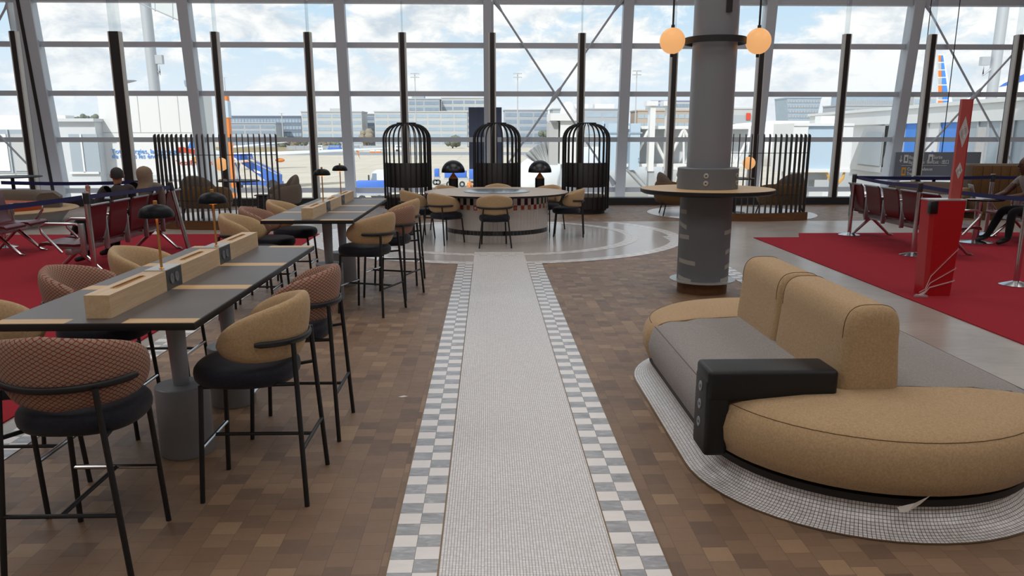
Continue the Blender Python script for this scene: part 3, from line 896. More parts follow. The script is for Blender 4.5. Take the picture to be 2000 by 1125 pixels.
# ------------------------------------------------------------------ nook furniture behind the screens
def make_globe_lamp(label, loc):
    t = thing('globe_lamp', label, 'lamp', loc, 0, 'small globe lamps in the nooks')
    MB().lathe([(.07, 0), (.07, .012), (.009, .018), (.009, .2)], 24).build('stem', 'brass', t)
    MB().ball((0, 0, .31), .132, 36, 20).build('globe', 'globe', t, 80)
    MB().lathe([(.02, .43), (.02, .46), (.01, .47)], 16).build('cap', 'charcoal', t)
    return t
def make_cafe_table(label, loc, top=.735, r=.42):
    t = thing('cafe_table', label, 'table', loc, 0, None)
    MB().lathe([(r, top - .022), (r, top)], 56).build('tabletop', 'black', t)
    MB().tube([(0, 0, .02), (0, 0, top - .02)], .035, 16).build('pedestal', 'black', t)
    MB().lathe([(.23, 0), (.23, .012), (.06, .03), (.04, .03)], 40).build('foot', 'black', t)
    return t
def make_armchair(label, loc, rz, shell='brown_cushion', inner='taupe'):
    t = thing('lounge_chair', label, 'chair', loc, rz, 'lounge chairs in the nooks')
    n, k = 30, 16; rings = []
    for i in range(n + 1):                             # low outer shell
        s = -1 + 2 * i / n; a = R(125) * s; q = abs(s); e = max(.03, 1 - q ** 6) ** .5
        rings.append([((.36 + .05 * math.cos(2 * PI * j / k) * e) * math.sin(a), -(.36 + .05 * math.cos(2 * PI * j / k) * e) * math.cos(a),
                       .43 + .2 * e * math.sin(2 * PI * j / k) + .03 * math.cos(a)) for j in range(k)])
    MB().rings(rings).build('outer_shell', shell, t, 60)
    rings = []
    for i in range(n + 1):                             # tall inner back that rises to a rounded peak
        s = -1 + 2 * i / n; a = R(66) * s; q = abs(s); e = max(.03, 1 - q ** 4) ** .5
        zt = .58 + .26 * (1 - q ** 2.6)
        ring = []
        for j in range(k):
            c_, s_2 = math.cos(2 * PI * j / k), math.sin(2 * PI * j / k)
            z = (zt + .36) / 2 + (zt - .36) / 2 * math.copysign(abs(s_2) ** .7, s_2)
            r = .3 + .062 * c_ * e + .06 * (z - .5); ring.append((r * math.sin(a), -r * math.cos(a), z))
        rings.append(ring)
    MB().rings(rings).build('inner_back', inner, t, 60)
    rr = [[(x * s, y * s + .03, z) for x, y in sup(32, .31, .31, 2.4)] for s, z in ((.8, .29), (.97, .31), (1, .36), (.96, .41), (.8, .43), (.3, .44))]
    MB().rings(rr).build('seat', shell, t, 60)
    for x, y in ((-.22, -.22), (.22, -.22), (-.22, .2), (.22, .2)):
        MB().tube([(x * 1.25, y * 1.25, 0), (x, y, .3)], .011, 8).build('leg', 'black', t)
    return t
make_cafe_table('black round cafe table inside the nook by the blue jet stair', (-5.05, 16.6, 0))
make_cafe_table('black round cafe table inside the nook by the pillar', (5.25, 17.15, 0))
make_globe_lamp('glowing globe lamp on the nook table before the blue jet stair', (-5.4, 16.72, .736))
make_globe_lamp('glowing globe lamp on the nook table by the grey pillar', (5.5, 17.12, .736))
a0 = make_armchair('brown shell chair with taupe back inside the jet stair nook, close to its slats', (-5.45, 15.85, 0), R(-14)); a0.scale = (1.25, 1.25, 1.05)
d0 = make_armchair('dark taupe shell chair at the open end of the jet stair nook', (-4.3, 16.95, 0), R(112), 'taupe', 'taupe'); d0.scale = (1.05, 1.05, .98)
dup(a0, 'brown shell chair with taupe back inside the nook by the pillar, close to its slats', (5.95, 16.4, 0), R(26))
dup(a0, 'shell chair half hidden behind the grey pillar and round bar table', (3.95, 16.75, 0), R(-95))

# small items under the nook tables: black power towers
for x, y, lb in ((-4.3, 15.6, 'black power tower on the floor inside the nook by the blue jet stair'), (4.5, 16.2, 'black power tower on the floor inside the nook by the pillar')):
    t = thing('power_tower', lb, 'power tower', (x, y, 0))
    MB().box(-.1, .1, -.1, .1, 0, .5, 0, .012).build('case', 'black', t)
    MB().box(-.13, .13, -.13, .13, .5, .52, 0, .004).build('lid', 'charcoal', t)

# ================================================================== ISLAND SOFA
SX0 = 1.88
YA, YBk = 3.84, 5.25                      # centres of the two rounded ends
def stad(r, n=28, sx=0):
    pts = []
    for i in range(n + 1):
        a = PI + PI * i / n; pts.append((SX0 + r * math.cos(a), YA + r * math.sin(a)))
    for i in range(1, 12): pts.append((SX0 + r, YA + (YBk - YA) * i / 12))
    for i in range(n + 1):
        a = PI * i / n; pts.append((SX0 + r * math.cos(a), YBk + r * math.sin(a)))
    for i in range(1, 12): pts.append((SX0 - r, YBk + (YA - YBk) * i / 12))
    return pts
sofa = thing('island_sofa', 'oval island sofa in tan and grey wool on a white mosaic plinth', 'sofa', (0, 0, 0))
# coved mosaic plinth with UV in metres
m = MB(); prof = []
for i in range(13):
    q = PI / 2 * i / 12; prof.append((.745 + .13 * (1 - math.sin(q)), .004 + .112 * (1 - math.cos(q))))
base = stad(.8); per = [0]
for p, q in zip(base, base[1:] + base[:1]): per.append(per[-1] + math.hypot(q[0] - p[0], q[1] - p[1]))
vs, us, fs = [], [], []; L = 0; n = len(base)
for i, (r, z) in enumerate(prof):
    if i: L += math.hypot(r - prof[i - 1][0], z - prof[i - 1][1])
    pp = stad(r)
    for j in range(n + 1): vs.append(pp[j % n] + (z,)); us.append((per[j], L))
for i in range(len(prof) - 1):
    for j in range(n): fs.append((i * (n + 1) + j, i * (n + 1) + j + 1, (i + 1) * (n + 1) + j + 1, (i + 1) * (n + 1) + j))
m.add(vs, fs, 0, us)
m.add([p + (.0035,) for p in stad(.885)], [tuple(range(n))], 1)
m.build('mosaic_plinth', ['mosaic_uv', 'brass_line'], sofa, 60)
m = MB(); m.rings([[p + (z,) for p in stad(r)] for r, z in ((.745, .112), (.775, .118), (.775, .15), (.73, .155))]); m.build('black_band', 'black', sofa, 30)
# cushions: the stadium cut into a tan end, grey sides, tan end
cprof = [(.74, .15), (.795, .175), (.822, .24), (.828, .3), (.815, .36), (.785, .405), (.745, .424), (.69, .437), (.5, .458), (.25, .466)]
def clip(poly, y0, y1):
    def half(poly, f):
        out = []
        for i, p in enumerate(poly):
            q = poly[(i + 1) % len(poly)]; a, b = f(p), f(q)
            if a >= 0: out.append(p)
            if (a >= 0) != (b >= 0):
                t_ = a / (a - b); out.append(tuple(p[k] + (q[k] - p[k]) * t_ for k in range(2)))
        return out
    return half(half(poly, lambda p: p[1] - y0), lambda p: y1 - p[1])
def cushion(y0, y1, mat, name, xcut=None):
    """resample the clipped outline so every level has equal points"""
    N = 140; rings = []
    for r, z in cprof:
        sc = r / .828
        pin = 0 if z < .2 else 0
        yy0 = y0 + .004 if y0 > 0 else -9; yy1 = y1 - .004 if y1 < 90 else 99
        if r < .7: yy0 += (.7 - r) * .0; yy1 -= 0
        po = clip(stad(max(r, .12)), yy0, yy1)
        if xcut: po = [(min(p[0], xcut[1]) if xcut[1] else p[0], p[1]) for p in po]; po = [(max(p[0], xcut[0]) if xcut[0] else p[0], p[1]) for p in po]
        # even resample by arc length, from the point with the least angle about the middle
        cx_ = sum(p[0] for p in po) / len(po); cy_ = sum(p[1] for p in po) / len(po)
        po.sort(key=lambda p: math.atan2(p[1] - cy_, p[0] - cx_))
        ring = []
        for i in range(N):
            a = -PI + 2 * PI * (i + .5) / N; d = (math.cos(a), math.sin(a)); best = None
            for j in range(len(po)):
                p, q = po[j], po[(j + 1) % len(po)]
                ex, ey = q[0] - p[0], q[1] - p[1]; det = d[0] * -ey + ex * d[1]
                if abs(det) < 1e-12: continue
                wx, wy = p[0] - cx_, p[1] - cy_
                tt = (wx * -ey + ex * wy) / det; ss = (d[0] * wy - d[1] * wx) / det
                if tt > 0 and -1e-6 <= ss <= 1 + 1e-6: best = tt if best is None else max(best, tt)
            best = best or 0
            ring.append((cx_ + d[0] * best, cy_ + d[1] * best, z))
        rings.append(ring)
    m = MB(); m.rings(rings); return m.build(name, mat, sofa, 50)
YS0, YS1 = 3.64, 5.16
cushion(0, YS0, 'tan', 'end_cushion'); cushion(YS1, 99, 'tan', 'end_cushion')
cushion(YS0, YS1, 'grey_wool', 'seat_cushion', (None, 1.80)); cushion(YS0, YS1, 'grey_wool', 'seat_cushion', (1.82, None))
# seams on the near end
def seam(pts, nm='seam', mat='brown_cushion', r=.0022):
    MB().tube(pts, r, 6).build(nm, mat, sofa)
pp = [p for p in stad(.783) if p[1] < YS0 - .01]; seam([p + (.4065,) for p in pp])
pp = [p for p in stad(.783) if p[1] > YS1 + .01]; seam([p + (.4065,) for p in pp])
for s in (-1, 1): seam([(SX0 + s * .783, YS0 + .02 + (YS1 - YS0 - .04) * i / 8, .4065) for i in range(9)], mat='taupe')
# the two backrest cushions
def backrest(y0, y1):
    n = 26; rings = []
    def sec(w, top, inset):
        # tall rounded arch section in x,z
        pts = []
        for i in range(21):
            a = PI * i / 20; ca, sa = math.cos(a), math.sin(a)
            wx = (w - .02) * math.copysign(abs(ca) ** .62, ca); z = top - .16 + (.16 - inset) * abs(sa) ** .62
            pts.append((wx, z))
        pts += [(-w + .012, .6), (-w + .002, .5), (-w + inset, .436), (w - inset, .436), (w - .002, .5), (w - .012, .6)]
        return pts
    for i in range(n + 1):
        q = i / n; y = y0 + (y1 - y0) * q
        d = min(y - y0, y1 - y); rd = .05
        inn = 0 if d >= rd else rd - math.sqrt(max(0, rd * rd - (rd - d) ** 2))
        rings.append((y, inn))
    ys = sorted(set([y0 + .05 * (1 - math.cos(PI / 2 * k2 / 6)) for k2 in range(7)] + [y1 - .05 * (1 - math.cos(PI / 2 * k2 / 6)) for k2 in range(7)] + [y0 + (y1 - y0) * k2 / 8 for k2 in range(1, 8)]))
    rr = []
    for y in ys:
        d = min(y - y0, y1 - y); rd = .05; inn = 0 if d >= rd else rd - math.sqrt(max(0, rd * rd - (rd - d) ** 2))
        rr.append([(1.81 + x, y, z) for x, z in sec(.152 - inn, .865 - inn, inn * .5)])
    m = MB(); m.rings(rr); b = m.build('back_cushion', 'tan', sofa, 50)
    for yy in (y0 + .052, y1 - .052):
        m = MB().tube([(1.81 + x * 1.002, yy, z + .0005) for x, z in sec(.152, .865, 0)[:21]] , .0024, 6); m.build('seam', 'brown_cushion', b)
backrest(3.6, 4.5); backrest(4.505, 5.24)
# black arm table with sockets
m = MB().box(1.02, 1.635, 3.55, 3.78, .425, .575, 0, .022, 3)
m.box(1.016, 1.13, 3.556, 3.774, .15, .53, 0, .02, 3)
ar = m.build('arm_table', 'black', sofa, 40)
for z in (.47, .38, .29):
    m = MB().lathe([(.0001, .003), (.017, .003), (.022, .005), (.025, .003), (.025, -.003)], 24)
    m.xf(Matrix.Translation((1.0155, 3.665, z)) @ Matrix.Rotation(R(-90), 4, 'Y'))
    so = m.build('socket', 'steel_grey', ar)
    m = MB().lathe([(.0001, .0045), (.008, .0045), (.009, .003)], 16)
    m.xf(Matrix.Translation((1.0155, 3.665, z)) @ Matrix.Rotation(R(-90), 4, 'Y')); m.build('socket_hole', 'black_gloss', so)
# a torn scrap of plastic film caught under the band
m = MB().add([(1.7, 3.045, .13), (1.765, 3.03, .155), (1.83, 3.035, .185), (1.79, 3.035, .145), (1.74, 3.03, .115), (1.71, 3.035, .11)], [(0, 1, 4, 5), (1, 2, 3, 4)])
tag(m.build('plastic_scrap', 'paper', smooth=0), 'torn scrap of pale film caught under the island sofa edge', 'scrap')

# ================================================================== BARRIER POSTS AND BELTS
def make_stanchion(label, loc, rot=(0, 0, 0)):
    t = thing('barrier_post', label, 'barrier post', loc, 0, 'chrome barrier posts'); t.rotation_euler = rot
    MB().lathe([(.17, .011), (.17, .02), (.12, .035), (.05, .055), (.034, .06)], 40).build('base', 'chrome', t)
    MB().lathe([(.031, .05), (.031, .91)], 28).build('tube', 'chrome', t)
    MB().lathe([(.035, .88), (.035, .995), (.03, 1.0)], 28).build('belt_head', 'socket', t)
    MB().lathe([(.036, .995), (.036, 1.01), (.0001, 1.012)], 28).build('cap', 'alu', t)
    return t
def belt(label, pts, sag=.03):
    vs, fs = [], []; P = []
    for (a, b) in zip(pts[:-1], pts[1:]):
        a, b = Vector(a), Vector(b)
        for i in range(13): P.append(a.lerp(b, i / 12) + Vector((0, 0, -sag * 4 * (i / 12) * (1 - i / 12))))
    for p in P:
        vs += [p + Vector((0, 0, -.025)), p + Vector((0, 0, .025)), p + Vector((.002, .002, .025)), p + Vector((.002, .002, -.025))]
    k = len(P)
    for i in range(k - 1):
        for j in range(4): fs.append((i * 4 + j, i * 4 + (j + 1) % 4, i * 4 + 4 + (j + 1) % 4, i * 4 + 4 + j))
    o = MB().add(vs, fs).build('barrier_belt', 'belt', None, 20)
    return tag(o, label, 'belt', 'navy barrier belts')
s0 = make_stanchion('chrome barrier post by the screen at the window end of the red seats', (5.98, 13.15, 0))
dup(s0, 'chrome barrier post between red seat backs and the red kiosk', (5.85, 10.85, 0))
dup(s0, 'chrome barrier post in front of the man with the laptop', (5.85, 8.62, 0))
dup(s0, 'chrome barrier post standing against the tufted brown sofa', (8.25, 13.1, 0))
dup(s0, 'chrome barrier post before the nearest red seat with a waiting man', (-4.52, 9.25, 0))
dup(s0, 'leaning chrome barrier post beside the slatted screen', (-4.26, 11.5, .005)).rotation_euler = (0, R(-10.5), 0)
dup(s0, 'chrome barrier post by the end seat at the round grey bench', (-7.15, 12.05, 0))
bz = .955
belt('navy belt running past the red kiosk towards the laptop man', [(5.98 + .03, 13.1, bz), (5.85, 10.9, bz)], .02)
belt('navy belt passing behind the red kiosk to the post by the laptop man', [(5.86, 10.8, bz), (5.85, 8.67, bz)], .02)
belt('navy belt stretched behind the kiosk sign to the tufted sofa post', [(6.02, 13.16, bz), (8.2, 13.1, bz), (10.5, 13.05, bz)], .015)
belt('navy belt rising to the leaning post, in front of two seated people', [(-4.52, 9.3, bz), (-4.43, 11.46, bz - .03)], .0)
belt('navy belt hanging from the post by the waiting man out of the picture', [(-4.54, 9.2, bz), (-5.2, 6.8, .955)], .02)
belt('navy belt stretched behind the two seated people', [(-7.1, 12.08, bz), (-5.1, 12.2, bz)], .02)

# ================================================================== RED AIRPORT SEATS
def make_beam(label, loc, rz, n, arms, pitch=.57, group='red beam seating'):
    """bench of n seats along local X, sitters face local +Y"""
    t = thing('bench_seating', label, 'bench', loc, rz, None)
    L = pitch * n
    MB().box(-L / 2 + .08, L / 2 - .08, -.05, .03, .29, .36, 0, .008).build('beam', 'alu', t)
    for i in range(n):
        x = -L / 2 + pitch * (i + .5)
        # seat pan, waterfall front
        prof = [(-.2, .415), (-.1, .405), (.1, .415), (.22, .43), (.28, .425), (.305, .405)]
        rings = []
        for y, z in prof: rings.append([(x - .235, y, z + .012), (x + .235, y, z + .012), (x + .235, y, z - .018), (x - .235, y, z - .018)])
        MB().rings(rings).build('seat', 'leather', t, 50)
        prof = [(-.17, .40), (-.225, .46), (-.25, .56), (-.275, .72), (-.3, .83), (-.325, .855)]
        rings = []
        for y, z in prof:
            w = .225 if z > .5 else .2
            rings.append([(x - w, y + .012, z), (x + w, y + .012, z), (x + w, y - .014, z), (x - w, y - .014, z)])
        b = MB().rings(rings).build('backrest', 'leather', t, 50)
        MB().tube([(x - .225, -.327, .857), (x + .225, -.327, .857)], .014, 10).build('top_trim', 'alu', b)
        MB().box(x - .19, x + .19, -.14, .1, .36, .395).build('seat_bracket', 'alu', t)
    for x in arms:
        MB().tube([(x, -.2, .5), (x, -.21, .63), (x, -.17, .655), (x, .16, .66), (x, .235, .63), (x, .22, .56), (x, .02, .33)], .0135, 10, sq=1.3).build('armrest', 'chrome', t)
        MB().box(x - .016, x + .016, -.26, -.2, .3, .66, 0, .004).build('side_bracket', 'alu', t)
    for x in (-L / 2 + .3, L / 2 - .3):
        m = MB().tube([(x, -.01, .32), (x, .3, .035), (x, .36, .028)], [.028, .02, .018], 10).tube([(x, -.01, .32), (x, -.3, .035), (x, -.36, .028)], [.028, .02, .018], 10)
        for s in (-1, 1): m.lathe([(.026, .0125), (.026, .026), (.01, .03)], 14, (x, s * .36, 0))
        m.build('leg', 'chrome', t)
    return t
make_beam('row of five red leather seats seen from behind, beside the red kiosk', (6.3, 11.95, 0), R(-90), 5, [-1.425, -.855, -.285, .285, .855, 1.425])
make_beam('row of five red leather seats with a man and a woman waiting', (-4.83, 10.65, 0), R(90), 5, [-1.425, -.855, -.285, .285, .855, 1.425])
make_beam('pair of red seats with chrome arms at the picture edge by the round grey bench', (-6.75, 11.45, 0), R(-90), 2, [-.57, .57])
make_beam('row of red seats by the tufted sofa, where the man with the laptop sits', (8.45, 12.2, 0), R(90), 3, [-.855, .285, .855])

# ================================================================== RED KIOSK
k = thing('kiosk', 'red check-in kiosk with a tall sign panel, tied with white straps', 'kiosk', (4.63, 8.15, 0), R(0))
m = MB(); out = [(-.16, -.08), (-.12, -.11), (.195, -.11), (.195, .1), (-.16, .1)]; bot = [(-.12, -.08), (-.085, -.11), (.145, -.11), (.145, .1), (-.12, .1)]
m.rings([[p + (.011,) for p in bot], [p + (.99,) for p in out]]); m.build('body', 'kiosk', k, 0)
MB().prism([(x * 1.02, y * 1.02) for x, y in out], .99, 1.003).build('lid', 'silver', k, 0)
m = MB().box(-.168, -.09, -.118, -.05, .86, .985, 0, .006); m.build('scanner', 'black_gloss', k)
sg = MB().box(.1, .207, .02, .06, 1.003, 1.985).build('sign_panel', ['kiosk_sign'], k, 0)
MB().box(.205, .213, .018, .062, 1.003, 1.986).build('sign_edge', 'kiosk', sg, 0)
for zc, hz, hx in ((1.665, .155, .05), (1.285, .085, .036)):
    c = .154
    MB().add([(c - hx, .0185, zc), (c, .0185, zc - hz), (c + hx, .0185, zc), (c, .0185, zc + hz)], [(0, 1, 2, 3)]).build('diamond', 'lgrey', sg, 0)
    n = MB()
    for rr_ in (.35, .5): n.tube([(c + hx * rr_ * math.cos(2 * PI * i / 24), .0175, zc + hz * rr_ * .8 * math.sin(2 * PI * i / 24)) for i in range(24)], .002, 4, closed=True)
    n.build('emblem', 'silver', sg)
for z0, z1 in ((.5, .06), (.3, .035), (.17, .02)):
    MB().tube([(.174, -.02, z0 + .04), (.174, -.113, z0), (-.08, -.116, z0 * .36 + .04), (-.13, -.13, z1 + .03), (-.2, -.15, z1)], .009, 6, sq=.3).build('strap', 'white', k)
MB().prism([(-.26, -.16), (-.12, -.18), (-.12, -.1), (-.2, -.09)], .012, .03).build('foot_plate', 'silver', k, 0)

# ================================================================== LAPTOP TABLE AND SOFAS AT THE WINDOW
t = thing('pedestal_table', 'small round black table with laptop on a chrome pedestal', 'table', (7.53, 12.2, 0))
MB().lathe([(.33, .66), (.34, .668), (.34, .685)], 56).build('tabletop', 'black_gloss', t)
MB().lathe([(.05, .03), (.05, .66)], 24).build('column', 'chrome', t)
MB().lathe([(.27, .0115), (.27, .022), (.08, .04), (.05, .045)], 48).build('foot', 'chrome', t)
t = thing('laptop', 'silver laptop open on the small round table, lid towards the kiosk', 'laptop', (7.5, 12.14, .686), R(72))
MB().box(-.15, .15, -.12, .1, 0, .014, 0, .004).build('keyboard_base', 'silver', t)
m = MB().box(-.15, .15, -.005, .004, 0, .21, 0, .002); m.xf(Matrix.Translation((0, .1, .012)) @ Matrix.Rotation(R(-18), 4, 'X')); m.build('screen_lid', 'alu', t)
t = MB().box(-.07, .07, -.05, .05, 0, .15, 0, .002).build('paper_bag', 'card', None, 0, (7.34, 12.3, .687)); tag(t, 'brown paper bag on the small round table beside the laptop', 'bag')
t = MB().box(-.1, .1, -.07, .07, 0, .006).build('paper_sheet', 'paper', None, 0, (7.33, 12.02, .686)); tag(t, 'white sheet of paper on the small round table in front of the bag', 'paper')

t = thing('banquette', 'high-backed brown tufted sofa behind the seated man with laptop', 'sofa', (10.9, 16.2, 0))
MB().box(-1.3, 1.5, -.12, .2, .25, 1.06, 0, .05, 3).build('outer_back', 'taupe', t)
for i in range(14):
    MB().box(-1.2 + i * .185, -1.2 + i * .185 + .182, -.17, -.1, .4, 1.03, 0, .022, 2).build('back_channel', 'brown_cushion', t)
MB().box(-1.3, 1.5, -.75, -.1, .12, .42, 0, .05, 3).build('seat', 'brown_cushion', t)
MB().box(-1.25, 1.45, -.68, .12, 0, .12).build('plinth', 'walnut', t)
make_cafe_table('black round table on a thin post by the hanging sign, before the windows', (9.55, 17.2, 0), .76, .4)
t = thing('bench', 'low grey curved bench behind the red seats, under the hanging sign', 'bench', (8.9, 16.2, 0))
rr = [[(x * s, y * s, z) for x, y in sup(40, .75, .55, 2.2)] for s, z in ((.9, .1), (1, .14), (1, .38), (.96, .42), (.8, .43))]
MB().rings(rr).build('seat', 'grey_wool', t, 50)
m = MB(); rings = []
for i in range(25):
    a = R(30 + 120 * i / 24); rings.append([((.72 + dx) * math.cos(a), (.52 + dx) * math.sin(a), z) for dx, z in ((-.09, .4), (.04, .4), (.06, .6), (0, .68), (-.07, .62))])
m.rings(rings).build('backrest', 'taupe', t, 50)
MB().lathe([(.5, 0), (.5, .1)], 40).build('plinth', 'walnut', t)

t = thing('round_bench', 'round grey bench with an orange cushion on a pale plinth', 'sofa', (-9.2, 15.2, 0))
MB().lathe([(1.1, 0), (1.12, .02), (1.3, .24), (1.42, .27)], 72).build('plinth', 'lgrey', t)
MB().lathe([(1.44, .27), (1.46, .285), (1.44, .3), (.0001, .3)], 72, caps=False).build('ledge', 'tan', t)
MB().lathe([(.3, .3), (1.05, .3), (1.06, .42), (1.02, .45), (.3, .46)], 72, a0=R(195), a1=R(352)).build('seat_cushion', 'orange', t)
rings = []
for i in range(33):
    a = R(10 + 150 * i / 32); rings.append([((1.0 + dx) * math.cos(a), (1.0 + dx) * math.sin(a), z) for dx, z in ((-.2, .3), (.18, .3), (.2, .5), (.1, .58), (-.12, .57), (-.2, .5))])
MB().rings(rings).build('backrest', 'taupe', t, 50)
make_cafe_table('black round table on a thin post beyond the round grey bench', (-9.75, 17.0, 0), .8, .55)

tag(MB().prism([(-.03, -.012), (.0, -.02), (.034, .0), (.004, .018)], .0005, .0025).build('floor_scrap', 'paper', None, 0, (-.56, 4.95, 0)), 'small pale paper scrap on the wooden floor beside the mosaic walk', 'scrap')
# ================================================================== PEOPLE
def body(name, parent, J, E, mats, region, sub=2):
    """one continuous skinned surface: J joint -> (xyz, radius or (rx, ry)); E chains of joints"""
    names = list(J); idx = {n: i for i, n in enumerate(names)}
    me = bpy.data.meshes.new(name); me.from_pydata([J[n][0] for n in names], [(idx[a], idx[b]) for a, b in E], [])
    o = bpy.data.objects.new(name, me); COL.objects.link(o)
    sk = o.modifiers.new('skin', 'SKIN'); sk.use_smooth_shade = True; sk.branch_smoothing = .6
    bm = bmesh.new(); bm.from_mesh(me); lay = bm.verts.layers.skin.verify(); bm.verts.ensure_lookup_table()
    for i, n in enumerate(names):
        r = J[n][1]; r = r if isinstance(r, tuple) else (r, r)
        bm.verts[i][lay].radius = r; bm.verts[i][lay].use_root = (i == 0)
    bm.to_mesh(me); bm.free()
    ss = o.modifiers.new('sub', 'SUBSURF'); ss.levels = sub; ss.render_levels = sub
    dg = bpy.context.evaluated_depsgraph_get(); dg.update()
    nm = bpy.data.meshes.new_from_object(o.evaluated_get(dg)); o.modifiers.clear(); o.data = nm
    nm.materials.clear()
    for m in mats: nm.materials.append(M[m])
    for p in nm.polygons: p.material_index = region(p.center); p.use_smooth = True
    o.parent = parent; return o

def hand(J, E, key, wrist, d, up, side, curl=.5):
    """palm, four unequal fingers and a thumb leaving the side of the palm"""
    d, up, side = Vector(d).normalized(), Vector(up).normalized(), Vector(side).normalized()
    p = Vector(wrist) + d * .05; J[key + 'palm'] = (tuple(p), (.03, .018)); E.append((key + 'w', key + 'palm'))
    k = Vector(wrist) + d * .095; J[key + 'kn'] = (tuple(k), (.034, .014)); E.append((key + 'palm', key + 'kn'))
    for i, (o, L) in enumerate(((-.03, .068), (-.01, .08), (.01, .075), (.03, .058))):
        a = k + side * o + d * .012; b = a + (d * (1 - curl * .5) - up * curl * .5) * L * .55; c = b + (d * (1 - curl) - up * curl) * L * .45
        for n, q, r in (('a', a, .0095), ('b', b, .0088), ('c', c, .0075)): J['%sf%d%s' % (key, i, n)] = (tuple(q), r)
        E += [(key + 'kn', '%sf%da' % (key, i)), ('%sf%da' % (key, i), '%sf%db' % (key, i)), ('%sf%db' % (key, i), '%sf%dc' % (key, i))]
    a = p - side * .035; b = a - side * .02 + d * .035
    J[key + 'ta'] = (tuple(a), .012); J[key + 'tb'] = (tuple(b), .009); E += [(key + 'palm', key + 'ta'), (key + 'ta', key + 'tb')]

def head(J, E, base, fwd, z0):
    f = Vector(fwd).normalized(); s = Vector((0, 0, 1)).cross(f); b = Vector(base)
    P = lambda a, c, h: tuple(b + f * a + s * c + Vector((0, 0, h)))
    J['neck'] = (P(-.01, 0, z0), .056); J['jaw'] = (P(.02, 0, z0 + .075), (.066, .07)); J['mid'] = (P(.012, 0, z0 + .15), (.078, .094)); J['crown'] = (P(0, 0, z0 + .215), (.066, .078)); J['top'] = (P(0, 0, z0 + .243), .034)
    E += [('nb', 'neck'), ('neck', 'jaw'), ('jaw', 'mid'), ('mid', 'crown'), ('crown', 'top')]
    return P

def face(parent, P, z0, skin):
    """nose, ears, brows and mouth as small pieces set on the head"""
    for nm, sz, pts in (('ear', .0, None),):
        for c in (-1, 1):
            m = MB().ball((0, 0, 0), .03, 14, 10, sc=(.55, .35, 1.1)); a, = (P(-.005, c * .083, z0 + .135),)
            m.xf(Matrix.Translation(a)); m.build('ear', skin, parent, 80)
    MB().tube([P(.098, 0, z0 + .16), P(.112, 0, z0 + .135), P(.122, 0, z0 + .118), P(.1, 0, z0 + .108)], [.008, .011, .015, .008], 10).build('nose', skin, parent, 80)
    for c in (-1, 1):
        MB().ball(P(.082, c * .034, z0 + .15), .012, 12, 8).build('eye', 'black_gloss', parent, 80)
    MB().tube([P(.086, -.024, z0 + .083), P(.094, 0, z0 + .083), P(.086, .024, z0 + .083)], .0055, 8).build('mouth', skin, parent, 80)

def hair_cap(parent, P, z0, mat, low=.1, thick=.006):
    n = 28; rings = []
    for z, rx, ry in ((.1, .082, .09), (.15, .087, .1), (.19, .084, .096), (.222, .07, .08), (.246, .04, .046), (.257, .006, .007)):
        ring = []
        for i in range(n):
            a = 2 * PI * i / n; ca, sa = math.cos(a), math.sin(a)
            zz = z + (max(0, ca) * (.19 - z) * .95 if z < .19 else 0)      # hairline lifts over the brow
            ring.append(P(ry * ca - .004, rx * sa, z0 + zz))
        rings.append(ring)
    MB().rings(rings).build('hair', mat, parent, 80)

def skinT(c): return 0
# --- man waiting, seen from behind
mx, my = -4.78, 10.42
t = thing('person', 'grey-haired man in a dark jacket seated with legs crossed, one hand raised', 'person', (mx, my, 0)); t.scale = (.88, .88, .88)
J, E = {}, []
J['hip'] = ((0, 0, .53), (.15, .13)); J['waist'] = ((.04, .03, .7), (.16, .12)); J['chest'] = ((.08, .06, .93), (.18, .12)); J['nb'] = ((.08, .08, 1.13), (.1, .08))
E += [('hip', 'waist'), ('waist', 'chest'), ('chest', 'nb')]
P = head(J, E, (.075, .1, 0), (-.55, .85, 0), 1.15)
J['ls'] = ((-.07, -.06, 1.1), .07); J['le'] = ((-.2, -.12, .8), .05); J['lw'] = ((-.26, -.1, 1.0), .032); E += [('nb', 'ls'), ('ls', 'le'), ('le', 'lw')]
hand(J, E, 'l', J['lw'][0], (-.1, .1, 1), (-.8, .5, 0), (.5, .8, 0), .25)
J['rs'] = ((.22, .21, 1.1), .07); J['re'] = ((.17, .28, .78), .05); J['rw'] = ((-.06, .26, .64), .034); E += [('nb', 'rs'), ('rs', 're'), ('re', 'rw')]
hand(J, E, 'r', J['rw'][0], (-1, -.2, -.1), (0, 0, 1), (.2, -1, 0), .5)
J['lh'] = ((-.06, -.09, .53), .1); J['lk'] = ((-.45, -.1, .66), .07); J['la'] = ((-.68, .08, .3), .05); J['lt'] = ((-.86, .08, .24), .036); E += [('hip', 'lh'), ('lh', 'lk'), ('lk', 'la'), ('la', 'lt')]
J['rh'] = ((-.06, .1, .53), .1); J['rk'] = ((-.45, .1, .52), .07); J['ra'] = ((-.5, .1, .11), .048); J['rt'] = ((-.68, .1, .055), .036); E += [('hip', 'rh'), ('rh', 'rk'), ('rk', 'ra'), ('ra', 'rt')]
def reg(c):
    if c.z > 1.17 and abs(c.x - .08) < .1 and abs(c.y - .1) < .12: return 0
    if c.x < -.2 and c.z > 1.0: return 0
    if c.z < .6 and c.x > -.02 or c.z > .68 or (c.x > -.2 and c.z > .62): return 1
    if c.x < -.5 and (c.z < .13 or (c.z < .36 and c.x < -.66)): return 3
    return 2
body('body', t, J, E, ['skin', 'jacket', 'trousers', 'shoe'], reg)
face(t, P, 1.15, 'skin'); hair_cap(t, P, 1.15, 'hair')
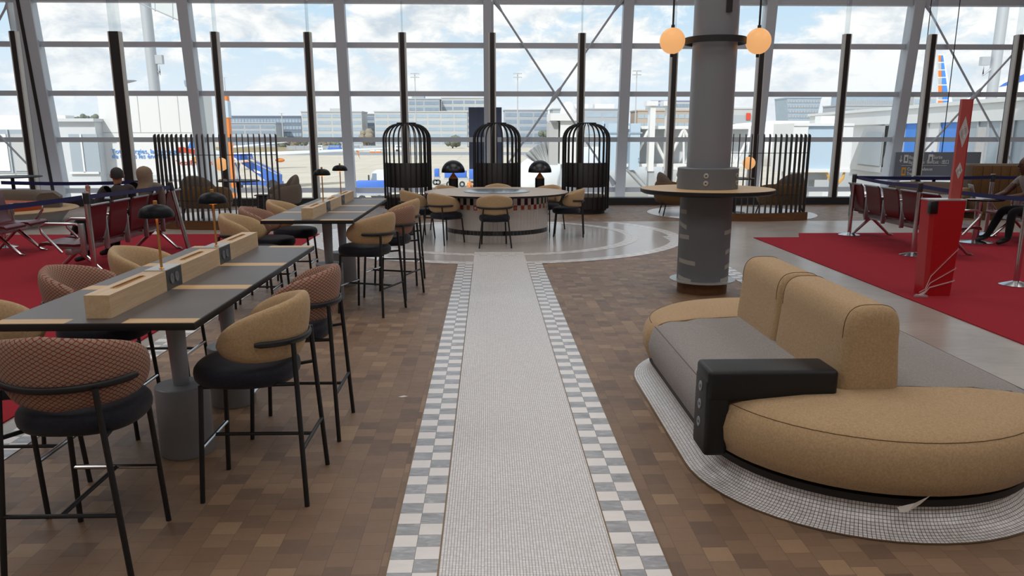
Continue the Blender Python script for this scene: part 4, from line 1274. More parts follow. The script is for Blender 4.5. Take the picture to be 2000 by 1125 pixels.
MB().tube([P(.05 * math.cos(2 * PI * i / 20) - .01, .058 * math.sin(2 * PI * i / 20), 1.135 + .012 * math.cos(2 * PI * i / 20)) for i in range(20)], .01, 8, closed=True).build('shirt_collar', 'shirt', t)
# --- woman waiting
t = thing('person', 'woman in a beige headscarf and grey coat seated on the red seats', 'person', (-4.74, 11.15, 0)); t.scale = (.9, .9, .89)
J, E = {}, []
J['hip'] = ((0, 0, .53), (.17, .15)); J['waist'] = ((.05, .02, .7), (.18, .14)); J['chest'] = ((.09, .05, .92), (.19, .13)); J['nb'] = ((.09, .06, 1.1), (.11, .09))
E += [('hip', 'waist'), ('waist', 'chest'), ('chest', 'nb')]
P = head(J, E, (.09, .08, 0), (.45, .9, 0), 1.11)
J['ls'] = ((-.11, .06, 1.06), .08); J['le'] = ((-.2, .1, .76), .058); J['lw'] = ((-.3, .16, .62), .036); E += [('nb', 'ls'), ('ls', 'le'), ('le', 'lw')]
hand(J, E, 'l', J['lw'][0], (-.6, .6, -.2), (0, 0, 1), (.7, .7, 0), .5)
J['rs'] = ((.29, .08, 1.06), .08); J['re'] = ((.27, .16, .76), .058); J['rw'] = ((.0, .2, .62), .036); E += [('nb', 'rs'), ('rs', 're'), ('re', 'rw')]
hand(J, E, 'r', J['rw'][0], (-1, .1, -.1), (0, 0, 1), (.1, -1, 0), .5)
for s, y in (('l', -.1), ('r', .1)):
    J[s + 'h'] = ((-.06, y, .53), .11); J[s + 'k'] = ((-.45, y * 1.1, .52), .085); J[s + 'a'] = ((-.47, y, .11), .06); J[s + 't'] = ((-.64, y, .055), .036)
    E += [('hip', s + 'h'), (s + 'h', s + 'k'), (s + 'k', s + 'a'), (s + 'a', s + 't')]
body('body', t, J, E, ['skin', 'coat', 'trousers', 'shoe'], lambda c: 0 if ((c.z > 1.14 and abs(c.x - .09) < .11 and abs(c.y - .08) < .13) or (c.z < .66 and c.x < -.3 and c.z > .58 and c.y > .14)) else (3 if c.z < .1 else (2 if c.z < .3 else 1)))
face(t, P, 1.11, 'skin')
n = 32; rings = []
for z, rx, ry, o in ((-.1, .165, .15, -.01), (-.05, .13, .125, 0), (.0, .105, .11, .0), (.05, .1, .112, .0), (.1, .103, .12, -.008), (.15, .105, .124, -.01), (.19, .102, .118, -.012), (.225, .085, .098, -.012), (.252, .052, .06, -.012), (.266, .008, .01, -.012)):
    rings.append([P((ry * math.cos(2 * PI * i / n) if math.cos(2 * PI * i / n) < .72 or z < .04 or z > .19 else ry * .62) + o, rx * math.sin(2 * PI * i / n), 1.11 + z) for i in range(n)])
MB().rings(rings).build('headscarf', 'hijab', t, 80)
m = MB()
m.tube([P(.105, -.06, 1.265), P(.112, 0, 1.262), P(.105, .06, 1.265)], .003, 6); m.tube([P(.105, -.06, 1.265), P(.02, -.1, 1.27)], .003, 6); m.build('glasses', 'black', t)
# --- man with laptop
t = thing('person', 'man in a grey t-shirt and black trousers bent over a laptop', 'person', (8.28, 12.02, 0)); t.scale = (.95, .95, .95)
J, E = {}, []
J['hip'] = ((0, 0, .53), (.16, .14)); J['waist'] = ((-.02, 0, .7), (.16, .13)); J['chest'] = ((-.12, 0, .92), (.18, .13)); J['nb'] = ((-.2, 0, 1.08), (.09, .08))
E += [('hip', 'waist'), ('waist', 'chest'), ('chest', 'nb')]
P = head(J, E, (-.26, -.0, 0), (-1, -.1, 0), 1.12)
for s, q in (('l', -1), ('r', 1)):
    J[s + 's'] = ((-.17, q * .2, 1.02), .066); J[s + 'e'] = ((-.36, q * .25, .8), .05); J[s + 'w'] = ((-.6, q * .12 + .05, .74), .034); E += [('nb', s + 's'), (s + 's', s + 'e'), (s + 'e', s + 'w')]
    hand(J, E, s, J[s + 'w'][0], (-1, -q * .15, -.08), (0, 0, 1), (0, -1 * q, 0) if q > 0 else (0, 1, 0), .4)
J['lh'] = ((-.06, -.1, .53), .1); J['lk'] = ((-.45, -.14, .54), .075); J['la'] = ((-.5, -.2, .11), .052); J['lt'] = ((-.7, -.24, .055), .038)
J['rh'] = ((-.06, .1, .53), .1); J['rk'] = ((-.42, .16, .54), .075); J['ra'] = ((-.62, .16, .11), .052); J['rt'] = ((-.82, .16, .055), .038)
for s in 'lr': E += [('hip', s + 'h'), (s + 'h', s + 'k'), (s + 'k', s + 'a'), (s + 'a', s + 't')]
def reg2(c):
    if c.z > 1.1: return 0
    if c.z > .62 and c.x < -.52 or (c.z > .66 and c.x < -.24 and c.z < .96 and abs(c.y) > .1): return 0
    if c.z > .6 and c.x > -.4 and not (c.x < -.1 and c.z < .66): return 1
    return 3 if c.z < .1 else 2
body('body', t, J, E, ['skin_dark', 'shirt', 'trousers', 'shoe'], reg2)
face(t, P, 1.12, 'skin_dark')
m = MB(); m.tube([P(.03 * 0 + .0, .1 * math.cos(PI * i / 14), 1.12 + .15 + .115 * math.sin(PI * i / 14)) for i in range(15)], .007, 8)
hp = m.build('headphone_band', 'silver', t)
for s in (-1, 1): MB().ball(P(0, s * .095, 1.12 + .13), .035, 16, 10, sc=(1, .5, 1)).build('ear_cup', 'silver', hp, 80)

# ================================================================== OUTSIDE
GZ = -4.5
def gy(py): return (H - GZ) / math.tan(TH + math.atan((py - CY) / F))   # distance of a point on the apron
def ground_mat():
    t = NT('apron_concrete'); o = t.obj()
    b = t.n('ShaderNodeTexBrick'); b.offset = 0; b.inputs['Scale'].default_value = 1; b.inputs['Brick Width'].default_value = 7.5; b.inputs['Row Height'].default_value = 7.5
    b.inputs['Mortar Size'].default_value = .06; b.inputs['Color1'].default_value = lin('#cfc6b4'); b.inputs['Color2'].default_value = lin('#c6bdab'); b.inputs['Mortar'].default_value = lin('#a89f90')
    t.l(o, b.inputs['Vector'])
    st = t.noise(t.mapping(o, (.02, .35, 1)), 1.0, 5, .6)
    col = t.mix(t.ramp(st, [(.5, (0, 0, 0, 1)), (.75, (.35, .35, .35, 1))]), b.outputs['Color'], lin('#8f8a80'))
    t.bsdf(col, .8, 0, .2); return t.m
M['apron'] = ground_mat()
M['asphalt'] = plain('taxiway_asphalt', '#8d9092', .8, 0, .08, .3)
M['grass'] = fabric('dry_grass', '#a38c62', '#7f7350', .8)
M['con'] = plain('hazed_concrete', '#b9bbbb', .8); M['con2'] = plain('hazed_grey_concrete', '#a6acb2', .8); M['slate'] = plain('blue_grey_cladding', '#7b8594', .7)  # aerial haze mixed into the building colours, paler and greyer
M['brick'] = plain('tan_brick', '#b0a294', .8); M['bwin'] = plain('hazed_office_glass', '#8898a8', .4, 0, .15, .6); M['bwin2'] = plain('hazed_pale_glass', '#9fb0be', .4, 0, .12, .4)  # brick and window colours paled for distance haze as well
M['leaf'] = plain('dull_tree_leaf', '#71786a', .9, 0, .35, 1.5); M['leaf2'] = plain('autumn_tree_leaf', '#8f8676', .9, 0, .3, 1.5); M['trunk'] = plain('tree_trunk', '#5c5148', .9)
M['bridge_blue'] = plain('pale_blue_panel', '#b7cad8', .5, 0, .04); M['truck_blue'] = plain('cargo_blue', '#4674cc', .5, 0, .1, 3)
M['orange_paint'] = plain('orange_paint', '#dd7f33', .5); M['ad_blue'] = plain('advert_blue', '#4a8be0', .5); M['ad_sky'] = plain('advert_light_blue', '#9cc6ee', .5)
M['ad_red'] = plain('advert_red', '#cf4a32', .5); M['ad_text'] = plain('advert_text_blue', '#6fa8e8', .5); M['tyre'] = plain('tyre_rubber', '#3a3a3c', .8); M['roof_violet'] = plain('violet_roof', '#8d90b4', .6)
M['outsteel'] = plain('galvanised_steel', '#b6babd', .5, .3); M['fuse'] = plain('white_aircraft_paint', '#e6e9eb', .25, 0, .02); M['hose'] = plain('yellow_hose', '#d8a85c', .6)
M['canopy'] = glass('canopy_glass', (.85, .9, .9, 1), .1)
M['pier_glass'] = plain('pier_window', '#a3adb5', .2, 0, .1, .4)

o = MB().box(-400, 400, 22.0, 900, GZ - .3, GZ).build('ground', 'apron', None, 0); struct(o)
o = MB().box(-400, 400, gy(303), gy(297), GZ, GZ + .03).build('road_taxiway', 'asphalt', None, 0); struct(o)
o = MB().add([(at(-400, 290, gy(290))[0], gy(298), GZ + .02), (at(640, 298, gy(298))[0], gy(298), GZ + .02), (at(640, 290, gy(290))[0], gy(290), GZ + .6), (at(-800, 290, gy(290))[0], gy(290), GZ + .6)], [(0, 1, 2, 3)]).build('dry_grass', 'grass', None, 0)
tag(o, 'strip of dry grass between the taxiway and the offices', 'grass', None, 'stuff')

def building(label, x0, x1, top, Y, wall, win, floors, z1=None, depth=18, roof=None, cols=0, flare=0):
    a = at(x0, top, Y); b = at(x1, top, Y); h = a[2] - GZ; w = b[0] - a[0]
    t = thing('office_building', label, 'building', (a[0], Y, GZ), 0, None)
    if flare:
        MB().add([(flare, 0, 0), (w - flare, 0, 0), (w - flare, depth, 0), (flare, depth, 0), (0, 0, h), (w, 0, h), (w, depth, h), (0, depth, h)], [(0, 1, 5, 4), (1, 2, 6, 5), (2, 3, 7, 6), (3, 0, 4, 7), (4, 5, 6, 7)]).build('wall', wall, t, 0)
    else: MB().box(0, w, 0, depth, 0, h).build('wall', wall, t, 0)
    MB().box(-.3, w + .3, -.3, depth, h, h + .5).build('roof', roof or wall, t, 0)
    fh = h / (floors + .4)
    for i in range(floors):
        z = fh * (i + .55); m = MB()
        n = max(1, int(cols or w / 6)); g = w / n; f = flare * (1 - z / h) if flare else 0
        for c in range(n):
            xa, xb = g * c + g * .06, g * (c + 1) - g * .06
            xa, xb = max(xa, f + .2), min(xb, w - f - .2)
            if xb > xa: m.box(xa, xb, -.12 if not flare else -.25, .2, z, z + fh * .5)
        if m.v: m.build('window_band', win, t, 0)
    return t, h, w
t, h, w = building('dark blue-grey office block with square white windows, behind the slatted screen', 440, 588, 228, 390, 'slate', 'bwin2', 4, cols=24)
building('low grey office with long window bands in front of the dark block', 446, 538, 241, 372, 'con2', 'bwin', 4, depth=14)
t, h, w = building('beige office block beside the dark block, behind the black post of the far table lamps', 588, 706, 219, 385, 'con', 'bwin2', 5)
MB().box(w * .45, w * .75, 4, 12, h, h + 1.8).build('roof_plant', 'con', t, 0)
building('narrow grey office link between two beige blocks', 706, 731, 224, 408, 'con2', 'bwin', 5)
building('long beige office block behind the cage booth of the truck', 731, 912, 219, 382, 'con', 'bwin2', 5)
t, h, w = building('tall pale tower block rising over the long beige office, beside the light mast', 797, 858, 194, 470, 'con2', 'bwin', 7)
MB().box(w * .1, w * .5, 4, 12, h, h + 2.5).build('roof_plant', 'con2', t, 0)
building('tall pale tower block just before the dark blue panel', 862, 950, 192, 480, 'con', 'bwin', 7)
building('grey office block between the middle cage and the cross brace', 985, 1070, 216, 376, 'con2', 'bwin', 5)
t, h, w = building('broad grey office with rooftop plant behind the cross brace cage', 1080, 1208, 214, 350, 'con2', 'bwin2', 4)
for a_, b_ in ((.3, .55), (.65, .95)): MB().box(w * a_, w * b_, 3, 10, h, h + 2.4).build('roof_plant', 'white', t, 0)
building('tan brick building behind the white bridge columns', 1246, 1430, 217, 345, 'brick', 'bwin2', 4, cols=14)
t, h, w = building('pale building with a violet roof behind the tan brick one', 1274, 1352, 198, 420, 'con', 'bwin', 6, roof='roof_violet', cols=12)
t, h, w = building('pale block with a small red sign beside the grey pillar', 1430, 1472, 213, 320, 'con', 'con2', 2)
m = MB().box(w * .66, w * .86, -.6, -.3, h * .74, h * .9).build('red_sign', 'ad_red', t, 0); m['label'] = 'small red square sign'
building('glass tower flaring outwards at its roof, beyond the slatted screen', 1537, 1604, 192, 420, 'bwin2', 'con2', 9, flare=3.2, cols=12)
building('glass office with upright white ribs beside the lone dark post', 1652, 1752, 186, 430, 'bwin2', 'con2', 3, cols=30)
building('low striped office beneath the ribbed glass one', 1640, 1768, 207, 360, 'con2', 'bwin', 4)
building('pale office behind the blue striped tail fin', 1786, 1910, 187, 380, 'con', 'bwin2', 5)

def make_tree(label, px, py, w, hpx, Y, leaf, seed):
    a = at(px, py, Y); s = Y / 1612; hh = hpx * s; ww = w * s
    t = thing('tree', label, 'tree', (a[0], Y, GZ), 0, None); rnd = random.Random(seed)
    m = MB()
    for i in range(9):
        c = (rnd.uniform(-.32, .32) * ww, rnd.uniform(-.3, .3) * ww, hh * rnd.uniform(.4, .82)); r = ww * rnd.uniform(.2, .3)
        b = MB().ball((0, 0, 0), 1, 14, 9)
        m.add([tuple(c[k] + v[k] * r * (1 + .35 * noise.noise(Vector(v) * 2.3 + Vector((i * 3.1, seed, 0)))) for k in range(3)) for v in b.v], b.f)
    m.build('crown', leaf, t, 80)
    MB().tube([(0, 0, 0), (0, 0, hh * .55)], [ww * .05, ww * .03], 8).build('trunk', 'trunk', t)
for i, (px, w, hp, lf, lb) in enumerate(((552, 26, 20, 'leaf', 'round green tree at the foot of the dark office block'), (573, 22, 17, 'leaf2', 'brownish tree between dark block and beige block'), (592, 20, 18, 'leaf', 'small green tree at the corner of the beige block'),
        (622, 16, 16, 'leaf', 'small green tree by the black post of the far table lamps'), (640, 20, 14, 'leaf2', 'low brown tree in front of the beige block'), (657, 18, 16, 'leaf', 'dark green tree before the beige block, next to a facade column'),
        (717, 30, 38, 'leaf2', 'tall brown tree before the narrow grey office link'), (884, 30, 22, 'leaf', 'round dark tree by the blue-grey panel'), (1062, 22, 36, 'leaf', 'tall dark conifer behind the fan canopy of the boarding bridge'))):
    make_tree(lb, px, 285, w, hp, 362 - 6 * (i % 2), lf, i * 7 + 3)

a = at(560, 281, 300); b = at(752, 281, 300); t = thing('fence', 'pale mesh fence along the far edge of the apron, before the offices', 'fence', (a[0], 300, GZ))
MB().box(0, b[0] - a[0], 0, .1, .4, 1.9).build('mesh_panel', 'con2', t, 0)
for i in range(13): MB().box(i * 3 - .08, i * 3 + .08, -.1, .15, 0, 2.1).build('post', 'outsteel', t, 0)
for i, (px, lb, mt) in enumerate(((605, 'white van parked at the apron fence before the beige block', 'white'), (640, 'small blue van parked at the apron fence', 'truck_blue'), (676, 'pale grey van parked at the apron fence beside a facade column', 'con2'), (770, 'white service van parked beyond the truck cage booth', 'white'))):
    a = at(px, 288, 290); v = thing('van', lb, 'van', (a[0], 290, GZ))
    MB().box(0, 4.6, 0, 1.9, .45, 1.4, 0, .1).box(.3, 4.3, .1, 1.8, 1.4, 2.2, 0, .12).build('body', mt, v, 30)
    MB().box(.6, 4.0, .06, .12, 1.45, 2.0).build('side_window', 'bwin', v, 0)
    for x in (.9, 3.7): MB().tube([(x, -.05, .4), (x, .25, .4)], .4, 14).build('wheel', 'tyre', v)
for px, lb in ((722, 'orange and white apron barrier beside the tall brown tree'), (734, 'smaller orange apron barrier towards the truck cage booth')):
    a = at(px, 290, 270); v = thing('barrier_block', lb, 'barrier', (a[0], 270, GZ)); MB().box(0, 1.6, 0, .8, 0, .5).box(0, 1.6, 0, .8, 1.0, 1.5).build('orange_band', 'orange_paint', v, 0); MB().box(0, 1.6, 0, .8, .5, 1.0).build('white_band', 'white', v, 0)
def make_mast(label, px, top, Y, kind=0):
    a = at(px, top, Y); h = a[2] - GZ; s = Y / 1612
    t = thing('light_mast', label, 'mast', (a[0], Y, GZ), 0, None)
    MB().tube([(0, 0, 0), (0, 0, h)], [1.4 * s, .8 * s], 10).build('pole', 'outsteel', t)
    if kind == 0:
        for z in (h, h - 7 * s):
            MB().box(-8 * s, 8 * s, -.1, .1, z - .5 * s, z + .3 * s).build('crossbar', 'outsteel', t, 0)
            for x in (-7, -3, 3, 7): MB().box((x - 1.2) * s, (x + 1.2) * s, -.6, .2, z - 1.4 * s, z - .2 * s).build('floodlight', 'outsteel', t, 0)
    elif kind == 1: MB().lathe([(2 * s, -2 * s), (19 * s, 3 * s), (19 * s, 4 * s), (4 * s, 5 * s)], 24, (0, 0, h)).build('lamp_crown', 'outsteel', t)
    else: MB().box(-5 * s, 5 * s, -.1, .1, h - .6 * s, h).build('crossbar', 'outsteel', t, 0)
make_mast('apron light mast above the truck cage booth', 810, 143, 200)
make_mast('apron light mast seen between the middle cage and the cross brace', 1011, 143, 200)
make_mast('apron light mast between the cross brace and the globe light', 1244, 138, 180)
make_mast('mast with a saucer of lamps behind the thick black post', 246, 161, 240, 1)
make_mast('thin lamp post beside the orange tower sign', 438, 151, 230, 2)
make_mast('thin lamp post over the dark office block roof', 550, 221, 370, 2)
# control tower
a = at(366, 156, 420)
t = thing('control_tower', 'distant control tower against the cloud beside a steel facade column', 'tower', (a[0], 420, GZ)); s = 420 / 1612; h = a[2] - GZ
MB().lathe([(4 * s, 0), (4 * s, h - 12 * s)], 20).build('shaft', 'con', t); MB().lathe([(5 * s, h - 12 * s), (6.5 * s, h - 5 * s), (6 * s, h - 2 * s)], 20).build('cab', 'bwin', t); MB().lathe([(6.5 * s, h - 2 * s), (6 * s, h), (2 * s, h + 1.5 * s)], 20).build('roof', 'con2', t)
# two big leaning pylons with floodlights
def pylon(label, p0, p1, Y, fl):
    a = at(*p0, Y); b = at(*p1, Y); t = thing('pylon', label, 'pylon', (b[0], Y, GZ)); A = Vector(a) - Vector((b[0], Y, GZ)); B = Vector(b) - Vector((b[0], Y, GZ))
    d = (A - B).normalized(); foot = B - d * (B.z / d.z)
    MB().tube([foot, A + d * 6], .28, 20).build('tube', 'bridge_blue' if 0 else 'outsteel', t)
    f = Vector(at(*fl, Y)) - Vector((b[0], Y, GZ)); q = A.lerp(B, (A.z - f.z) / (A.z - B.z))
    MB().tube([q, f + Vector((0, 0, -.5)), f], .07, 8).build('bracket', 'outsteel', t)
    MB().box(f.x - .22, f.x + .22, f.y - .15, f.y + .15, f.z, f.z + .45).build('floodlight', 'outsteel', t, 0)
pylon('thick pale pylon with a floodlight, beyond the concourse with the oil company wall', (283, 0), (303, 182), 45, (311, 125))
pylon('thick pale pylon with a floodlight beyond the blue striped tail fin', (1962, 0), (1937, 185), 45, (1922, 128))

# glass canopy above the concourse
t = thing('glass_canopy', 'slanted glass canopy high above the white concourse', 'canopy', (0, 0, 0))
c = [at(245, -6, 30), at(362, 45, 30), at(362, -60, 32), at(200, -60, 32)]
MB().add(c, [(0, 1, 2, 3)]).build('glass_sheet', 'canopy', t, 0); MB().tube([c[0], c[1]], .02, 6).build('edge_profile', 'outsteel', t)
for x, y in ((303, 22), (338, 38)): MB().tube([at(x, y, 30), at(x - 2, -60, 31.9)], .015, 6).build('joint', 'outsteel', t)

# ------------------------------------------------------------------ white concourse with the oil company wall
Y = 33.0
def zat(py): return at(1000, py, Y)[2]
def xat(px): return at(px, 261, Y)[0]
t = thing('concourse', 'white concourse wing with the oil company lettering, outside behind the seated people', 'building', (xat(150), Y, GZ)); ox, oz = xat(150), -GZ
X = lambda px, py=300: at(px, py, Y)[0] - ox
Z = lambda py, px=300: at(px, py, Y)[2] + oz
MB().box(X(197, 250), X(400, 250), 0, 1.1, 0, Z(183)).build('tall_wall', 'white', t, 0)
m = MB()
for px in (272, 312, 350, 385): m.box(X(px, 230) - .012, X(px, 230) + .012, -.008, 0, Z(258), Z(186))
m.box(X(205), X(402), -.008, 0, Z(259) - .012, Z(259) + .012).build('panel_joint', 'lgrey', t, 0)
MB().box(X(124, 260), X(200, 250), -.6, 1, 0, Z(238)).box(X(122, 240), X(202, 240), -.8, 1, Z(238), Z(232)).build('bay_wall', 'pale', t, 0)
f = MB().box(X(150, 265), X(205, 265), -.66, -.6, Z(335), Z(262)).build('window', 'pier_glass', t, 0); MB().box(X(150) - .02, X(205), -.7, -.66, Z(338), Z(334)).box(X(178) - .03, X(178) + .03, -.7, -.66, Z(335), Z(262)).build('window_frame', 'white', f, 0)
sh_ = MB(); rs = random.Random(4)
for i in range(9):
    b = MB().ball((X(146 + i * 5), .4, Z(232) + rs.uniform(.0, .1)), rs.uniform(.05, .13), 10, 7); sh_.add(b.v, b.f)
sh_.build('rooftop_shrub', 'leaf', t, 80)
MB().box(X(-180, 260), X(124, 260), .3, 1, 0, Z(225)).build('side_wing', 'white', t, 0)
f = MB().box(X(-160), X(70), .24, .3, Z(338), Z(253)).build('window', 'pier_glass', t, 0)
m = MB()
for px in (-60, -20, 14, 48, 72): m.box(X(px) - .03, X(px) + .03, .18, .24, Z(338), Z(253))
m.build('window_mullion', 'outsteel', f, 0)
for a_, b_, mt in ((20, 44, 'con'), (50, 70, 'white'), (-16, 10, 'white')): MB().box(X(a_), X(b_), .2, .24, Z(334), Z(262)).build('poster', mt, f, 0)
def swoosh(px, py, s, par, dy):
    for c, pts in (('ad_red', [(-10, -2), (-4, -3), (2, -1), (10, 0), (10, 4), (2, 3), (-5, 2), (-10, 3)]), ('ad_blue', [(1, -2), (3, -7), (7, -8), (10, -6), (10, -2)]), ('yellow', [(3, 8), (6, 6), (10, 9), (9, 12), (5, 11)])):
        vs = [(X(px + x * s, py), dy, Z(py + y * s, px)) for x, y in pts]; n = len(vs)
        MB().add(vs + [(v[0], v[1] + .02, v[2]) for v in vs], [tuple(range(n)), tuple(range(2 * n - 1, n - 1, -1))] + [(i, (i + 1) % n, n + (i + 1) % n, n + i) for i in range(n)]).build('swoosh_logo', c, par, 0)
swoosh(366, 293, 2.1, t, -.03); swoosh(60, 292, 1.0, f, .16)
hgt = (Z(288) - Z(301)) * .98
fr = (R(90), 0, 0)
text('TotalEnergies, la compagnie', hgt, 'lettering', 'ad_text', t, (X(218, 300), -.02, Z(299.5, 260)), fr, .01)
text('de toutes les énergies.', hgt, 'lettering', 'ad_text', t, (X(219, 309), -.02, Z(309, 260)), fr, .01)
text('TotalEnergies', hgt * 1.05, 'lettering', 'ad_red', t, (X(344, 322), -.02, Z(322, 360)), fr, .01)
MB().box(X(205), X(402), -.1, 0, Z(350), Z(341)).build('sill', 'pale', t, 0)
# orange tower sign
a = at(423, 194, 60); b = at(452, 275, 60); w = b[0] - a[0] - .1; h = a[2] - GZ; s = 60 / 1612
t = thing('tower_sign', 'orange tower sign with a white round emblem beside the white concourse', 'sign', (a[0], 60, GZ))
MB().box(0, w, 0, .6, 0, h - 34 * s).box(w * .6, w, 0, .6, h - .1, h + .25).build('orange_body', 'orange_paint', t, 0); MB().box(-.1, w + .05, -.05, .65, h - 34 * s, h - .1).build('grey_cab', 'bridge_blue', t, 0)
for zc in (62, 74): MB().tube([(w * .3 + 4 * s * math.cos(q * PI / 8), -.1, h - zc * s + 5 * s * math.sin(q * PI / 8)) for q in range(16)], 1.0 * s, 6, closed=True).build('emblem', 'white', t)

# ------------------------------------------------------------------ aircraft at the concourse, blue jet stair
t = thing('aircraft', 'white airliner with orange winglets, mostly hidden by the concourse', 'aircraft', at(420, 300, 90)); o = Vector(at(420, 300, 90))
L = lambda px, py, Y: Vector(at(px, py, Y)) - o
MB().add([L(430, 308, 88), L(760, 290, 110), L(760, 288, 111), L(430, 300, 95), L(430, 310, 88), L(760, 291, 110), L(760, 290, 111), L(430, 304, 95)], [(0, 1, 2, 3), (4, 7, 6, 5), (0, 4, 5, 1), (1, 5, 6, 2), (2, 6, 7, 3), (3, 7, 4, 0)]).build('wing', 'fuse', t, 0)
MB().add([L(440, 290, 140), L(560, 278, 150), L(560, 277, 152), L(440, 286, 146)], [(0, 1, 2, 3)]).build('far_wing', 'fuse', t, 0)
for p, Y in (((482, 319), 88), ((547, 313), 95)): MB().ball(L(*p, Y), .5, 16, 10, sc=(1.0, 1.6, .7) if 0 else (1.1, 1, .45)).build('engine_pod', 'orange_paint', t, 80)
MB().tube([L(-50, 330, 92), L(300, 318, 92), L(395, 312, 92), L(432, 300, 92)], [1.9, 1.9, 1.4, .3], 24).build('fuselage', 'fuse', t, 80)
MB().add([L(447, 284, 140), L(458, 282, 140), L(453, 290, 140)], [(0, 1, 2)]).build('winglet', 'orange_paint', t, 0)
m = MB().add([L(697, 298, 108), L(703, 290, 108), L(700, 300, 108), L(704, 312, 108)], [(0, 1, 2), (0, 2, 3)]).build('winglet', 'orange_paint', t, 0)
b_ = at(500, 350, 62); t = thing('jet_stair', 'blue mobile passenger stair seen through the slatted screen', 'stair', (b_[0], 62, GZ)); o = Vector((b_[0], 62, GZ)); L = lambda px, py, Y: Vector(at(px, py, Y)) - o
def sl(pts, d, nm, mat):
    vs = [L(x, y, 62) for x, y in pts]; n = len(vs); v2 = [v + Vector((0, d, 0)) for v in vs]
    MB().add(vs + v2, [tuple(range(n)), tuple(range(2 * n - 1, n - 1, -1))] + [(i, (i + 1) % n, n + (i + 1) % n, n + i) for i in range(n)]).build(nm, mat, t, 0)
sl([(470, 318), (492, 317), (541, 343), (541, 362), (532, 362)], 1.6, 'stair_flank', 'truck_blue'); sl([(447, 302), (480, 301), (484, 312), (450, 314)], 1.6, 'platform', 'truck_blue')
sl([(455, 355), (540, 357), (540, 363), (455, 361)], 2.2, 'chassis', 'truck_blue')
MB().tube([L(458, 318, 62.5), L(470, 356, 62.5)], .12, 8).tube([L(466, 318, 63), L(462, 356, 63)], .12, 8).build('prop', 'outsteel', t)
MB().tube([L(484, 312, 62), L(545, 342, 62)], .05, 6).tube([L(484, 306, 62), L(548, 336, 62)], .05, 6).build('handrail', 'outsteel', t)
m = MB()
for x, y in ((502, 334), (455, 308)): m.add([L(x - 8, y - 4, 61.95), L(x + 6, y + 1, 61.95), L(x + 9, y + 6, 61.95), L(x - 3, y + 3, 61.95)], [(0, 1, 2, 3)])
m.build('emblem', 'white', t, 0)
for x in (463, 533): MB().tube([L(x, 363, 61.9), L(x, 363, 62.5)], .45, 16).build('wheel', 'tyre', t)

# ------------------------------------------------------------------ vehicles on the apron
def cart(label, x0, x1, y0, y1, Y, cat='cart', nm='baggage_cart'):
    a = at(x0, y0, Y); b = at(x1, y1, Y); w = b[0] - a[0]; z = GZ
    t = thing(nm, label, cat, (a[0], Y, GZ)); zt, zb = a[2] - GZ, max(.5, at(x1, y1, Y)[2] - GZ)
    MB().box(0, w, 0, 1.6, zb, zt, 0, .05).build('blue_cover', 'truck_blue', t, 30); MB().box(-.1, w + .1, .05, 1.55, zb - .25, zb).build('chassis', 'outsteel', t, 0)
    for x in (.2, .8):
        wl = MB().tube([(w * x, -.05, .35), (w * x, .25, .35)], .35, 18).build('wheel', 'tyre', t); MB().tube([(w * x, -.07, .35), (w * x, -.05, .35)], .16, 12).build('hub', 'outsteel', wl)
    return t
cart('low blue open-sided cargo trailer beside a facade column, towed by the white truck', 694, 752, 354, 377, 74)
cart('small blue covered cart between the truck cage and the dome lamp', 848, 857, 330, 345, 100); cart('blue covered cart behind the dome lamp of the truck cage', 868, 911, 334, 347, 96); cart('blue covered cart at the edge of the middle cage booth', 916, 945, 331, 350, 96)
a = at(722, 333, 78); t = thing('truck', 'white apron truck with blue trailer in front of the cage booth', 'truck', (a[0], 78, GZ)); s = 78 / 1612
zt = a[2] - GZ
m = MB(); out = [(0, .6), (0, zt * .55), (4 * s, zt * .93), (9 * s, zt), (38 * s, zt), (38 * s, .6)]
vs = [(x, 0, z) for x, z in out] + [(x, 2.1, z) for x, z in out]; n = 6
m.add(vs, [tuple(range(n)), tuple(range(2 * n - 1, n - 1, -1))] + [(i, (i + 1) % n, n + (i + 1) % n, n + i) for i in range(n)]); m.build('cab', 'white', t, 0)
MB().add([(2.5 * s, -.02, zt * .6), (5 * s, -.02, zt * .9), (13 * s, -.02, zt * .9), (13 * s, -.02, zt * .62), (8 * s, -.02, zt * .5)], [(0, 1, 2, 3, 4)]).build('side_window', 'bwin', t, 0)
MB().box(-3 * s, -.5 * s, -.3, -.1, zt * .55, zt * .85).build('mirror', 'tyre', t, 0)
for x in (.25, .8): MB().tube([(38 * s * x, -.05, .45), (38 * s * x, .25, .45)], .45, 18).build('wheel', 'tyre', t)
